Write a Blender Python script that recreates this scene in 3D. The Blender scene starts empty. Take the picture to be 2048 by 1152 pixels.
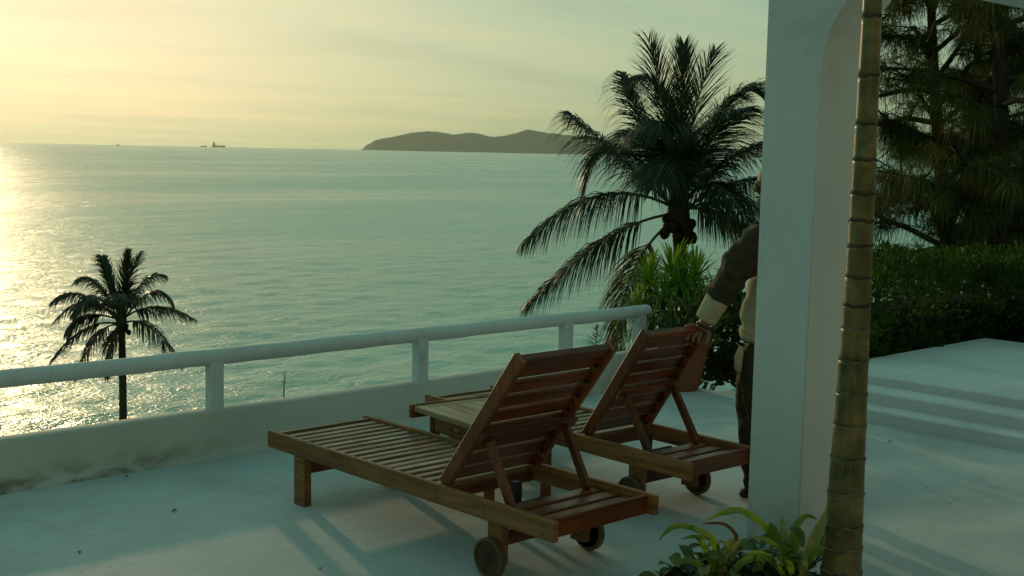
import bpy, math, random
import numpy as np
from mathutils import Vector, Matrix, noise as mnoise

random.seed(7)
rng = np.random.default_rng(7)
S = bpy.context.scene
COL = S.collection
R = math.radians

# ----------------------------------------------------------------------------
# camera   (world: X runs along the parapet, Y points out to sea, floor at z=0)
# ----------------------------------------------------------------------------
CAM_H, PITCH, ROLL, YAW = 1.748, 0.1075, 0.0197, 0.7498
cam_d = bpy.data.cameras.new('camera')
cam_d.sensor_width = 36.0
cam_d.lens = 2532.8 / 2048 * 36
cam_d.clip_start, cam_d.clip_end = 0.05, 60000
cam = bpy.data.objects.new('camera', cam_d)
COL.objects.link(cam)
RT = Vector((math.cos(YAW), -math.sin(YAW), 0))
FW0 = Vector((math.sin(YAW), math.cos(YAW), 0))
ZZ = Vector((0, 0, 1))
fwd = FW0 * math.cos(PITCH) - ZZ * math.sin(PITCH)
upv = FW0 * math.sin(PITCH) + ZZ * math.cos(PITCH)
c_, s_ = math.cos(ROLL), math.sin(ROLL)
cr, cu = RT * c_ + upv * s_, upv * c_ - RT * s_
M = Matrix((cr, cu, -fwd)).transposed().to_4x4()
M.translation = (0, 0, CAM_H)
cam.matrix_world = M
S.camera = cam

# ----------------------------------------------------------------------------
# light
# ----------------------------------------------------------------------------
SUN_EL, SUN_AZ = R(10.5), R(47.0 + 26.0)          # azimuth counted from +X
sun_dir = Vector((math.cos(SUN_EL) * math.cos(SUN_AZ), math.cos(SUN_EL) * math.sin(SUN_AZ), math.sin(SUN_EL)))
SUN_STRENGTH, SUN_COLOR = 1.0, (1.0, 0.74, 0.40)
SKY_STRENGTH = 0.07
SKY_GAMMA, SKY_GAIN = (0.52, 0.335, 0.335), (0.126, 0.258, 0.204)     # film response to the sky, per channel
EXPOSURE = 0.0
HAZE_DENSITY = 0.000030

world = bpy.data.worlds.new('World')
S.world = world
world.use_nodes = True
wt = world.node_tree
wt.nodes.clear()


def wn(kind, **kw):
    n = wt.nodes.new(kind)
    for k, v in kw.items():
        setattr(n, k, v)
    return n


def wmath(op, a, b=None, clamp=False):
    n = wn('ShaderNodeMath', operation=op, use_clamp=clamp)
    for i, v in enumerate((a, b)):
        if v is None:
            continue
        if isinstance(v, (int, float)):
            n.inputs[i].default_value = v
        else:
            wt.links.new(v, n.inputs[i])
    return n.outputs[0]


wout = wn('ShaderNodeOutputWorld')
wbg = wn('ShaderNodeBackground')
wbg.inputs['Strength'].default_value = SKY_STRENGTH
sky = wn('ShaderNodeTexSky', sky_type='NISHITA')
sky.sun_disc = False
sky.sun_elevation = SUN_EL
sky.sun_rotation = math.pi / 2 - SUN_AZ
sky.altitude = 0
sky.air_density = 1.0
sky.dust_density = 2.5
sky.ozone_density = 1.0
wtc = wn('ShaderNodeTexCoord')
sep = wn('ShaderNodeSeparateXYZ')
wt.links.new(wtc.outputs['Generated'], sep.inputs[0])
# thin streaks of cloud on a high flat layer
zz = wmath('ADD', wmath('MAXIMUM', sep.outputs[2], 0.0), 0.045)
cxy = wn('ShaderNodeCombineXYZ')
wt.links.new(wmath('DIVIDE', sep.outputs[0], zz), cxy.inputs[0])
wt.links.new(wmath('DIVIDE', sep.outputs[1], zz), cxy.inputs[1])
wmap = wn('ShaderNodeMapping')
wmap.inputs['Rotation'].default_value = (0, 0, R(-43))
wmap.inputs['Scale'].default_value = (0.26, 0.55, 1)
wmap.inputs['Location'].default_value = (3.1, 1.7, 0)
wt.links.new(cxy.outputs[0], wmap.inputs[0])
wnz = wn('ShaderNodeTexNoise')
wnz.inputs['Scale'].default_value = 1.0
wnz.inputs['Detail'].default_value = 7.0
wnz.inputs['Roughness'].default_value = 0.55
wnz.inputs['Distortion'].default_value = 0.5
wt.links.new(wmap.outputs[0], wnz.inputs['Vector'])
wr = wn('ShaderNodeMapRange')
wr.inputs['From Min'].default_value = 0.48
wr.inputs['From Max'].default_value = 0.75
wr.inputs['To Min'].default_value = 0.0
wr.inputs['To Max'].default_value = 0.85
wt.links.new(wnz.outputs['Fac'], wr.inputs[0])
ssep = wn('ShaderNodeSeparateColor')
wt.links.new(sky.outputs[0], ssep.inputs[0])
tint = wn('ShaderNodeCombineColor')
for i_ in range(3):
    wt.links.new(wmath('MULTIPLY', wmath('POWER', ssep.outputs[i_], SKY_GAMMA[i_]), SKY_GAIN[i_] / SKY_STRENGTH), tint.inputs[i_])
cl = wn('ShaderNodeMix', data_type='RGBA', blend_type='MULTIPLY')
cl.inputs[0].default_value = 1.0
cl.inputs[7].default_value = (1.26, 1.11, 0.98, 1)
wt.links.new(tint.outputs[0], cl.inputs[6])
mx = wn('ShaderNodeMix', data_type='RGBA')
wt.links.new(wr.outputs[0], mx.inputs[0])
wt.links.new(tint.outputs[0], mx.inputs[6])
wt.links.new(cl.outputs[2], mx.inputs[7])
wr2 = wn('ShaderNodeMapRange')
for i_, v_ in enumerate((0.30, 0.47, 0.91, 1.0)):
    wr2.inputs[i_ + 1].default_value = v_
wt.links.new(wnz.outputs['Fac'], wr2.inputs[0])
dk = wn('ShaderNodeVectorMath', operation='SCALE')
wt.links.new(mx.outputs[2], dk.inputs[0])
wt.links.new(wr2.outputs[0], dk.inputs['Scale'])
wt.links.new(dk.outputs[0], wbg.inputs['Color'])
wt.links.new(wbg.outputs[0], wout.inputs['Surface'])

sun_d = bpy.data.lights.new('sun', 'SUN')
sun_d.energy = SUN_STRENGTH
sun_d.color = SUN_COLOR
sun_d.angle = R(1.2)
sun = bpy.data.objects.new('sun', sun_d)
COL.objects.link(sun)
sun.rotation_euler = sun_dir.to_track_quat('Z', 'Y').to_euler()
sun.location = sun_dir * 50

S.view_settings.view_transform = 'Standard'
S.view_settings.look = 'None'
S.view_settings.exposure = EXPOSURE
S.view_settings.gamma = 1.0
S.view_settings.use_curve_mapping = False
S.cycles.max_bounces = 8
S.cycles.diffuse_bounces = 3
S.cycles.glossy_bounces = 3
S.cycles.transparent_max_bounces = 8
S.cycles.volume_bounces = 0
S.cycles.use_denoising = True
S.cycles.sample_clamp_indirect = 6.0

# ----------------------------------------------------------------------------
# helpers
# ----------------------------------------------------------------------------


def V(*a):
    return Vector(a)


def frame_pt(right, fw, z):
    """a point given in metres to the right of / ahead of the terrace origin, along the view axis of the house"""
    p = RT * right + FW0 * fw
    return Vector((p.x, p.y, z))


class MB:
    def __init__(self):
        self.v, self.f, self.m = [], [], []

    def add(self, verts, faces, mi=0):
        o = len(self.v)
        self.v.extend([tuple(p) for p in verts])
        self.f.extend([tuple(i + o for i in f) for f in faces])
        self.m.extend([mi] * len(faces))

    def box(self, a, b, mi=0, jit=0.0):
        x0, y0, z0 = a
        x1, y1, z1 = b
        self.add([(x, y, z) for z in (z0, z1) for y in (y0, y1) for x in (x0, x1)],
                 [(0, 2, 3, 1), (4, 5, 7, 6), (0, 1, 5, 4), (2, 6, 7, 3), (0, 4, 6, 2), (1, 3, 7, 5)], mi)

    def bbox(self, a, b, bev=0.003, mi=0):
        """box with chamfered edges (24 verts)"""
        a, b = Vector(a), Vector(b)
        c, h = (a + b) / 2, (b - a) / 2
        self.obox(c, Vector((1, 0, 0)), Vector((0, 1, 0)), Vector((0, 0, 1)), h, bev, mi)

    def obox(self, c, ax, ay, az, h, bev=0.003, mi=0):
        c = Vector(c)
        bev = min(bev, 0.45 * min(h))
        P, idx = [], {}
        for sx in (-1, 1):
            for sy in (-1, 1):
                for sz in (-1, 1):
                    for k in range(3):
                        d = [h[0] * sx, h[1] * sy, h[2] * sz]
                        for j in range(3):
                            if j != k:
                                d[j] -= bev * (sx, sy, sz)[j]
                        idx[(sx, sy, sz, k)] = len(P)
                        P.append(c + ax * d[0] + ay * d[1] + az * d[2])
        F = []

        def face(ids, n):
            p = [P[i] for i in ids]
            nn = (p[1] - p[0]).cross(p[2] - p[0])
            F.append(ids if nn.dot(n) > 0 else ids[::-1])
        A = (ax, ay, az)
        for k in range(3):
            i, j = [(1, 2), (0, 2), (0, 1)][k]
            for s in (-1, 1):
                q = []
                for (u, v) in ((-1, -1), (1, -1), (1, 1), (-1, 1)):
                    t = [0, 0, 0]
                    t[k], t[i], t[j] = s, u, v
                    q.append(idx[(*t, k)])
                face(q, A[k] * s)
        for k in range(3):
            i, j = [(1, 2), (0, 2), (0, 1)][k]
            for u in (-1, 1):
                for v in (-1, 1):
                    t0 = [0, 0, 0]
                    t0[i], t0[j] = u, v
                    a0, a1 = list(t0), list(t0)
                    a0[k], a1[k] = -1, 1
                    face([idx[(*a0, i)], idx[(*a1, i)], idx[(*a1, j)], idx[(*a0, j)]], A[i] * u + A[j] * v)
        for sx in (-1, 1):
            for sy in (-1, 1):
                for sz in (-1, 1):
                    face([idx[(sx, sy, sz, k)] for k in range(3)], ax * sx + ay * sy + az * sz)
        self.add(P, F, mi)

    def bar(self, p, q, w, t, up=(0, 0, 1), bev=0.003, mi=0):
        """rectangular bar from p to q, w across, t along up"""
        p, q = Vector(p), Vector(q)
        ax = (q - p)
        L = ax.length
        ax.normalize()
        ay = Vector(up).cross(ax).normalized()
        az = ax.cross(ay)
        self.obox((p + q) / 2, ax, ay, az, (L / 2, w / 2, t / 2), bev, mi)

    def tube(self, pts, rad, n=8, cap=True, mi=0, squash=None):
        pts = [Vector(p) for p in pts]
        if isinstance(rad, (int, float)):
            rad = [rad] * len(pts)
        o = len(self.v)
        prev = None
        for i, p in enumerate(pts):
            t = (pts[min(i + 1, len(pts) - 1)] - pts[max(i - 1, 0)]).normalized()
            if prev is None:
                ref = Vector((0, 0, 1)) if abs(t.z) < 0.9 else Vector((1, 0, 0))
                a = t.cross(ref).normalized()
            else:
                a = (prev - t * prev.dot(t)).normalized()
            prev = a
            b = t.cross(a)
            for k in range(n):
                th = 2 * math.pi * k / n
                self.v.append(tuple(p + (a * math.cos(th) + b * math.sin(th)) * rad[i]))
        for i in range(len(pts) - 1):
            for k in range(n):
                k2 = (k + 1) % n
                self.f.append((o + i * n + k, o + i * n + k2, o + (i + 1) * n + k2, o + (i + 1) * n + k))
                self.m.append(mi)
        if cap:
            self.f.append(tuple(o + k for k in range(n))[::-1])
            self.f.append(tuple(o + (len(pts) - 1) * n + k for k in range(n)))
            self.m += [mi, mi]

    def lathe(self, prof, n=24, axis='z', center=(0, 0, 0), mi=0, wob=0.0):
        c = Vector(center)
        o = len(self.v)
        for (r, h) in prof:
            for k in range(n):
                th = 2 * math.pi * k / n
                rr = r * (1 + wob * math.sin(3 * th + h * 9))
                x, y = rr * math.cos(th), rr * math.sin(th)
                p = (x, y, h) if axis == 'z' else ((h, x, y) if axis == 'x' else (y, h, x))
                self.v.append(tuple(c + Vector(p)))
        for i in range(len(prof) - 1):
            for k in range(n):
                k2 = (k + 1) % n
                self.f.append((o + i * n + k, o + i * n + k2, o + (i + 1) * n + k2, o + (i + 1) * n + k))
                self.m.append(mi)
        if prof[0][0] > 1e-6:
            self.f.append(tuple(o + k for k in range(n))[::-1]); self.m.append(mi)
        if prof[-1][0] > 1e-6:
            self.f.append(tuple(o + (len(prof) - 1) * n + k for k in range(n))); self.m.append(mi)

    def build(self, name, mat, parent=None, smooth=False, loc=None):
        me = bpy.data.meshes.new(name)
        me.from_pydata(self.v, [], self.f)
        for mm in (mat if isinstance(mat, (list, tuple)) else [mat]):
            me.materials.append(mm)
        if any(self.m):
            me.polygons.foreach_set('material_index', self.m)
        if smooth:
            me.polygons.foreach_set('use_smooth', [True] * len(me.polygons))
        me.update()
        o = bpy.data.objects.new(name, me)
        COL.objects.link(o)
        if parent is not None:
            o.parent = parent
        if loc is not None:
            o.location = loc
        return o


def tag(o, label=None, cat=None, group=None, kind=None):
    if label: o['label'] = label
    if cat: o['category'] = cat
    if group: o['group'] = group
    if kind: o['kind'] = kind
    return o


def thing(name, label, cat, loc=(0, 0, 0), rz=0.0, group=None):
    o = bpy.data.objects.new(name, None)
    o.empty_display_size = 0.2
    COL.objects.link(o)
    o.location = loc
    o.rotation_euler = (0, 0, rz)
    return tag(o, label, cat, group)


def copy_tree(o, parent=None):
    c = o.copy()
    COL.objects.link(c)
    if parent is not None:
        c.parent = parent
    for ch in list(o.children):
        copy_tree(ch, c)
    return c


# ---- materials ---------------------------------------------------------------
class Mat:
    def __init__(self, name, rough=0.6, spec=0.5, ior=1.45):
        self.m = bpy.data.materials.new(name)
        self.m.use_nodes = True
        self.t = self.m.node_tree
        self.b = self.t.nodes['Principled BSDF']
        self.out = self.t.nodes['Material Output']
        self.b.inputs['Roughness'].default_value = rough
        self.b.inputs['Specular IOR Level'].default_value = spec
        self.b.inputs['IOR'].default_value = ior
        self.tc = None

    def n(self, kind, **kw):
        x = self.t.nodes.new(kind)
        for k, v in kw.items():
            setattr(x, k, v)
        return x

    def link(self, a, b):
        self.t.links.new(a, b)

    def coord(self, which='Object', scale=(1, 1, 1), rot=(0, 0, 0), rnd=False):
        if self.tc is None:
            self.tc = self.n('ShaderNodeTexCoord')
        src = self.tc.outputs[which]
        if which == 'World':
            pass
        mp = self.n('ShaderNodeMapping')
        mp.inputs['Scale'].default_value = scale
        mp.inputs['Rotation'].default_value = rot
        self.link(src, mp.inputs[0])
        if rnd:
            oi = self.n('ShaderNodeObjectInfo')
            mu = self.n('ShaderNodeMath', operation='MULTIPLY')
            mu.inputs[1].default_value = 37.0
            self.link(oi.outputs['Random'], mu.inputs[0])
            cb = self.n('ShaderNodeCombineXYZ')
            for i in range(3):
                self.link(mu.outputs[0], cb.inputs[i])
            self.link(cb.outputs[0], mp.inputs['Location'])
        return mp.outputs[0]

    def geo(self, scale=(1, 1, 1), rot=(0, 0, 0)):
        g = self.n('ShaderNodeNewGeometry')
        mp = self.n('ShaderNodeMapping')
        mp.inputs['Scale'].default_value = scale
        mp.inputs['Rotation'].default_value = rot
        self.link(g.outputs['Position'], mp.inputs[0])
        return mp.outputs[0]

    def noise(self, vec, scale, detail=4, rough=0.55, dist=0.0, out='Fac'):
        x = self.n('ShaderNodeTexNoise')
        x.inputs['Scale'].default_value = scale
        x.inputs['Detail'].default_value = detail
        x.inputs['Roughness'].default_value = rough
        x.inputs['Distortion'].default_value = dist
        self.link(vec, x.inputs['Vector'])
        return x.outputs[out]

    def ramp(self, fac, stops):
        x = self.n('ShaderNodeValToRGB')
        el = x.color_ramp.elements
        while len(el) < len(stops):
            el.new(0.5)
        for e, (p, c) in zip(el, stops):
            e.position = p
            e.color = (*c, 1) if len(c) == 3 else c
        self.link(fac, x.inputs[0])
        return x.outputs[0]

    def rng(self, fac, a, b, c=0.0, d=1.0):
        x = self.n('ShaderNodeMapRange')
        for i, v in enumerate((a, b, c, d)):
            x.inputs[i + 1].default_value = v
        self.link(fac, x.inputs[0])
        return x.outputs[0]

    def mix(self, fac, a, b, mode='MIX'):
        x = self.n('ShaderNodeMix', data_type='RGBA', blend_type=mode)
        for s, v in ((0, fac), (6, a), (7, b)):
            if isinstance(v, (int, float)):
                x.inputs[s].default_value = v
            elif isinstance(v, tuple):
                x.inputs[s].default_value = (*v, 1)
            else:
                self.link(v, x.inputs[s])
        return x.outputs[2]

    def mth(self, op, a, b=None):
        x = self.n('ShaderNodeMath', operation=op)
        for i, v in enumerate((a, b)):
            if v is None: continue
            if isinstance(v, (int, float)):
                x.inputs[i].default_value = v
            else:
                self.link(v, x.inputs[i])
        return x.outputs[0]

    def color(self, c):
        if isinstance(c, tuple):
            self.b.inputs['Base Color'].default_value = (*c, 1)
        else:
            self.link(c, self.b.inputs['Base Color'])

    def bump(self, h, strength=0.3, dist=0.01):
        x = self.n('ShaderNodeBump')
        x.inputs['Strength'].default_value = strength
        x.inputs['Distance'].default_value = dist
        self.link(h, x.inputs['Height'])
        self.link(x.outputs[0], self.b.inputs['Normal'])
        return x


def plaster(name, base, dark, stain=None, bump=0.25, rough=0.75, world=True, stain_low=None):
    m = Mat(name, rough, 0.3)
    p = m.geo() if world else m.coord()
    big = m.noise(p, 0.9, 6, 0.6, 0.4)
    mid = m.noise(p, 5.0, 6, 0.65, 0.2)
    col = m.ramp(big, [(0.30, dark), (0.62, base)])
    col = m.mix(m.rng(mid, 0.42, 0.75, 0, 0.35), col, dark)
    spots = m.noise(p, 22, 3, 0.7)
    col = m.mix(m.rng(spots, 0.70, 0.80, 0, 0.45), col, tuple(x * 0.45 for x in dark))
    if stain_low is not None:
        g = m.n('ShaderNodeNewGeometry')
        sp = m.n('ShaderNodeSeparateXYZ')
        m.link(g.outputs['Position'], sp.inputs[0])
        low = m.rng(sp.outputs[2], 0.0, stain_low, 1, 0)
        st = m.noise(m.geo((1, 1, 2.4)), 3.3, 7, 0.7, 0.8)
        st2 = m.noise(m.geo((1, 1, 1)), 0.55, 3, 0.5)
        f = m.mth('MULTIPLY', m.mth('MULTIPLY', low, m.rng(st, 0.44, 0.62)), m.rng(st2, 0.40, 0.58))
        col = m.mix(f, col, (0.10, 0.085, 0.035))
    if name in ('painted_floor', 'painted_pillar'):
        wv = m.n('ShaderNodeVectorMath', operation='ADD')
        wob = m.n('ShaderNodeVectorMath', operation='SCALE')
        m.link(m.noise(p, 1.6, 5, .65, 0, 'Color'), wob.inputs[0])
        wob.inputs['Scale'].default_value = .55
        m.link(p, wv.inputs[0]); m.link(wob.outputs[0], wv.inputs[1])
        vo = m.n('ShaderNodeTexVoronoi', feature='DISTANCE_TO_EDGE')
        vo.inputs['Scale'].default_value = .75
        m.link(wv.outputs[0], vo.inputs['Vector'])
        gate = m.rng(m.noise(p, .8, 3, .6), .50, .62)
        crack = m.mth('MULTIPLY', m.rng(vo.outputs['Distance'], .008, .002), gate)
        col = m.mix(m.mth('MULTIPLY', crack, .40 if name == 'painted_floor' else .0), col, tuple(x * .45 for x in dark))
        st = m.noise(p, 1.3, 8, .72, .9)
        col = m.mix(m.rng(st, .56, .70, 0, .40), col, (.40, .36, .27))
        scuff = m.noise(m.geo((1.2, 5, 1), (0, 0, .7)), 2.2, 7, .75, .6)
        col = m.mix(m.rng(scuff, .56, .74, 0, .5), col, tuple(x * .72 for x in dark))
    if name == 'painted_rail':
        rs = m.noise(m.geo((3, 3, 1.2)), 2.4, 7, .75, .8)
        col = m.mix(m.rng(rs, .58, .72, 0, .5), col, (.30, .25, .17))
    if name == 'painted_pillar':
        drip = m.noise(m.geo((9, 9, .6)), 1.0, 5, .7, .3)
        col = m.mix(m.rng(drip, .60, .74, 0, .35), col, tuple(x * .7 for x in dark))
        gg = m.n('ShaderNodeNewGeometry'); sp = m.n('ShaderNodeSeparateXYZ')
        m.link(gg.outputs['Position'], sp.inputs[0])
        foot = m.mth('MULTIPLY', m.rng(sp.outputs[2], .0, .30, 1, 0), m.rng(mid, .35, .6))
        col = m.mix(m.mth('MULTIPLY', foot, .7), col, (.20, .19, .13))
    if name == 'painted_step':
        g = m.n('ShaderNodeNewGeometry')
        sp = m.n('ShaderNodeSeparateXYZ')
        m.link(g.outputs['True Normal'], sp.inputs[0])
        riser_shade = m.rng(m.noise(m.geo((1, 1.2, 5)), 3, 6, .7), .3, .7, .55, 1)
        col = m.mix(m.mth('MULTIPLY', m.rng(sp.outputs[2], .4, .2), riser_shade), col, (0.56, 0.57, 0.59))  # upright riser faces painted darker than the treads, shade put into the colour
    m.color(col)
    fine = m.noise(p, 60, 4, 0.7)
    h = m.mth('ADD', m.mth('MULTIPLY', mid, 1.2), m.mth('MULTIPLY', fine, 0.35))
    m.bump(h, bump, 0.012)
    return m.m


def wood(name, light, mid, dark, axis=1, rough=0.45, grey=None):
    m = Mat(name, rough, 0.45)
    sc = [26.0, 26.0, 26.0]
    sc[axis] = 1.6
    v = m.coord('Object', tuple(sc), rnd=True)
    g = m.noise(v, 1.0, 6, 0.62, 1.2)
    sc2 = [5.0, 5.0, 5.0]
    sc2[axis] = 2.2
    v2 = m.coord('Object', tuple(sc2), rnd=True)
    blot = m.noise(v2, 1.0, 5, 0.6, 0.3)
    col = m.ramp(g, [(0.25, dark), (0.5, mid), (0.78, light)])
    oi = m.n('ShaderNodeObjectInfo')
    var = m.rng(oi.outputs['Random'], 0, 1, 0.62, 1.28)
    col = m.mix(1.0, col, m.n_rgb(var) if hasattr(m, 'n_rgb') else var, 'MULTIPLY') if False else col
    hsv = m.n('ShaderNodeHueSaturation')
    m.link(col, hsv.inputs['Color'])
    m.link(var, hsv.inputs['Value'])
    col = hsv.outputs[0]
    col = m.mix(m.rng(blot, 0.48, 0.72, 0, 0.6), col, dark)
    if grey is not None:
        wv = m.noise(v2, 2.3, 5, 0.65, 0.4)
        col = m.mix(m.rng(wv, 0.40, 0.66, 0, 0.75), col, grey)
    m.color(col)
    m.link(m.rng(blot, 0.3, 0.7, rough - 0.12, rough + 0.2), m.b.inputs['Roughness'])
    m.bump(g, 0.35, 0.004)
    return m.m


def leafmat(name, c1, c2, trans=0.35, rough=0.45, spec=0.4, vary=14.0, dry=None):
    m = Mat(name, rough, spec)
    p = m.geo()
    nz = m.noise(p, vary, 3, 0.6)
    col = m.ramp(nz, [(0.33, c1), (0.68, c2)])
    if dry is not None:
        nz2 = m.noise(p, vary * 0.35, 4, 0.7)
        col = m.mix(m.rng(nz2, 0.54, 0.66), col, dry)
    m.color(col)
    tr = m.n('ShaderNodeBsdfTranslucent')
    tcol = m.mix(1.0, col, (1.25, 1.35, 0.6), 'MULTIPLY')
    m.link(tcol, tr.inputs['Color'])
    ms = m.n('ShaderNodeMixShader')
    ms.inputs[0].default_value = trans
    m.link(m.b.outputs[0], ms.inputs[1])
    m.link(tr.outputs[0], ms.inputs[2])
    m.link(ms.outputs[0], m.out.inputs['Surface'])
    return m.m


def flat(name, c, c2=None, rough=0.6, spec=0.4, scale=12.0, bump=0.15):
    m = Mat(name, rough, spec)
    p = m.geo()
    nz = m.noise(p, scale, 5, 0.6)
    m.color(m.ramp(nz, [(0.3, c), (0.7, c2 or tuple(x * 1.35 for x in c))]))
    if bump:
        m.bump(nz, bump, 0.01)
    return m.m


M_FLOOR = plaster('painted_floor', (0.64, 0.65, 0.64), (0.42, 0.45, 0.45), bump=0.35, rough=0.7)
M_WALL = plaster('painted_wall', (0.60, 0.59, 0.54), (0.47, 0.46, 0.41), bump=0.45, rough=0.75, stain_low=0.13)
M_RAIL = plaster('painted_rail', (0.68, 0.69, 0.69), (0.54, 0.56, 0.56), bump=0.35, rough=0.6)
M_PILLAR = plaster('painted_pillar', (0.68, 0.68, 0.67), (0.60, 0.60, 0.59), bump=0.22, rough=0.75)
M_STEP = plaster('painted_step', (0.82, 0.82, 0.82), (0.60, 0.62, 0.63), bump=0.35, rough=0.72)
W_RAIL = wood('weathered_teak', (0.38, 0.165, 0.048), (0.25, 0.100, 0.028), (0.065, 0.024, 0.009), 1, 0.5)
W_SLAT = wood('weathered_slat', (0.30, 0.15, 0.062), (0.20, 0.090, 0.036), (0.07, 0.028, 0.012), 0, 0.34, grey=(0.30, 0.20, 0.115))
W_BACK = wood('oiled_teak', (0.30, 0.078, 0.016), (0.175, 0.040, 0.008), (0.042, 0.010, 0.004), 0, 0.36)
W_STILE = wood('oiled_stile', (0.29, 0.090, 0.020), (0.18, 0.046, 0.010), (0.05, 0.013, 0.004), 2, 0.4)
W_TABLE = wood('bleached_teak', (0.39, 0.28, 0.15), (0.30, 0.21, 0.105), (0.13, 0.08, 0.036), 1, 0.5)
W_WHEEL = wood('wheel_wood', (0.16, 0.075, 0.03), (0.09, 0.04, 0.016), (0.03, 0.014, 0.006), 2, 0.5)
M_TYRE = flat('wheel_rim', (0.07, 0.050, 0.022), (0.14, 0.095, 0.042), 0.5)
M_IRON = flat('dark_iron', (0.02, 0.018, 0.016), (0.04, 0.035, 0.03), 0.4)

# ----------------------------------------------------------------------------
# the large structure
# ----------------------------------------------------------------------------
SEA_Z = -14.2


def grid_mesh(name, xs, ys, zf, mat, smooth=True):
    nx, ny = len(xs), len(ys)
    X, Y = np.meshgrid(xs, ys)
    Z = zf(X, Y)
    v = np.stack([X, Y, Z], -1).reshape(-1, 3)
    i = np.arange(nx * ny).reshape(ny, nx)
    f = np.stack([i[:-1, :-1], i[:-1, 1:], i[1:, 1:], i[1:, :-1]], -1).reshape(-1, 4)
    return np_mesh(name, v, f, mat, smooth)


def np_mesh(name, v, f, mat, smooth=True, parent=None):
    me = bpy.data.meshes.new(name)
    v = np.asarray(v, np.float32)
    f = np.asarray(f, np.int32)
    k = f.shape[1]
    me.vertices.add(len(v))
    me.vertices.foreach_set('co', v.ravel())
    me.loops.add(f.size)
    me.loops.foreach_set('vertex_index', f.ravel())
    me.polygons.add(len(f))
    me.polygons.foreach_set('loop_start', np.arange(len(f), dtype=np.int32) * k)
    me.polygons.foreach_set('loop_total', np.full(len(f), k, np.int32))
    if smooth:
        me.polygons.foreach_set('use_smooth', np.ones(len(f), bool))
    me.materials.append(mat)
    me.update(calc_edges=True)
    me.validate()
    o = bpy.data.objects.new(name, me)
    COL.objects.link(o)
    if parent is not None:
        o.parent = parent
    return o


# sea: rings of waves spreading from the foot of the slope
def make_sea():
    m = Mat('sea_water', 0.20, 0.5, 1.33)
    p = m.geo((1, 1, 1), (0, 0, R(20)))
    a = m.noise(m.geo((0.55, 1.0, 1), (0, 0, R(-16))), 0.55, 5, 0.62, 0.6)
    b = m.noise(p, 2.6, 4, 0.6, 0.3)
    c = m.noise(m.geo((0.35, 1.0, 1), (0, 0, R(-22))), 0.16, 6, 0.7, 0.4)
    h = m.mth('ADD', m.mth('ADD', m.mth('MULTIPLY', a, 1.0), m.mth('MULTIPLY', b, 0.30)), m.mth('MULTIPLY', c, 1.1))
    m.bump(h, 0.9, 0.46)
    wind = m.noise(m.geo((0.35, 1.0, 1), (0, 0, R(-22))), 0.012, 12, 0.72, 0.5)
    m.link(m.rng(wind, .35, .65, .17, .40), m.b.inputs['Roughness'])
    m.color(m.mix(m.rng(wind, .38, .62), (0.31, 0.51, 0.40), (0.50, 0.70, 0.54)))
    rr, r = [0.0], 10.0
    while r < 15000:
        rr.append(r)
        r *= 1.008 if r < 700 else 1.05
    rr = np.array(rr)
    na = 420
    th0 = math.pi / 2 - YAW
    th = np.concatenate([np.linspace(th0 - R(34), th0 + R(34), 340), np.linspace(th0 + R(34), th0 + R(326), 60)[1:-1]])
    Rg, T = np.meshgrid(rr, th)
    X, Y = Rg * np.cos(T), Rg * np.sin(T)
    Z = np.zeros_like(X)
    g = np.random.default_rng(3)
    fadein = np.ones_like(X)
    for i in range(46):
        lam = 1.3 * (1.062 ** i)
        ang = R(250) + g.normal(0, 0.55)          # travelling towards the shore
        amp = 0.0062 * lam * (1.0 if lam < 4.5 else (4.5 / lam) ** 1.75)
        k = 2 * math.pi / lam
        # waves shorter than the mesh can carry die out with distance, the bump takes over
        step = Rg * 0.008
        fade = np.clip((lam / np.maximum(step, 1e-3) - 2.5) / 3.0, 0, 1)
        ph = k * (X * math.cos(ang) + Y * math.sin(ang)) + g.uniform(0, 6.28)
        s = np.sin(ph + 0.5 * np.sin(0.031 * X * g.uniform(.5, 1.5) + 0.027 * Y + i))
        Z += amp * fade * (s + 0.25 * np.cos(2 * ph))
    ny, nx = X.shape
    v = np.stack([X, Y, Z + SEA_Z], -1).reshape(-1, 3)
    i = np.arange(nx * ny).reshape(ny, nx)
    i2 = np.concatenate([i, i[:1]], 0)
    f = np.stack([i2[:-1, :-1], i2[:-1, 1:], i2[1:, 1:], i2[1:, :-1]], -1).reshape(-1, 4)
    o = np_mesh('sea', v, f, m.m)
    tag(o, kind='structure')


make_sea()

# hillside under the terrace, falling to the sea
def hill_z(X, Y):
    d = np.maximum(np.maximum(Y - 6.8, 0), 0)
    drop = np.where(d < 4, d * 1.35, 5.4 + (d - 4) * 0.24)
    z = -0.6 - drop
    n = np.array([[mnoise.noise(Vector((x * .22, y * .22, 0))) for x, y in zip(r1, r2)] for r1, r2 in zip(X, Y)])
    return np.maximum(z + 0.5 * n * (d > 0.5), SEA_Z - 1.5 - 0.02 * d)


M_EARTH = flat('hillside_earth', (0.035, 0.04, 0.018), (0.08, 0.075, 0.035), 0.9, 0.2, 1.7)
hill = grid_mesh('hillside', np.linspace(-60, 70, 90), np.concatenate([np.linspace(-45, 6, 8), np.linspace(6.5, 62, 70)]), hill_z, M_EARTH)
tag(hill, kind='structure')

# terrace slab
def slab(name, poly, z0, z1, mat, sub=0.0):
    b = MB()
    n = len(poly)
    b.add([(x, y, z0) for x, y in poly] + [(x, y, z1) for x, y in poly],
          [tuple(range(n))[::-1], tuple(range(n, 2 * n))] + [(i, (i + 1) % n, n + (i + 1) % n, n + i) for i in range(n)])
    o = b.build(name, mat)
    return tag(o, kind='structure')


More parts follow.
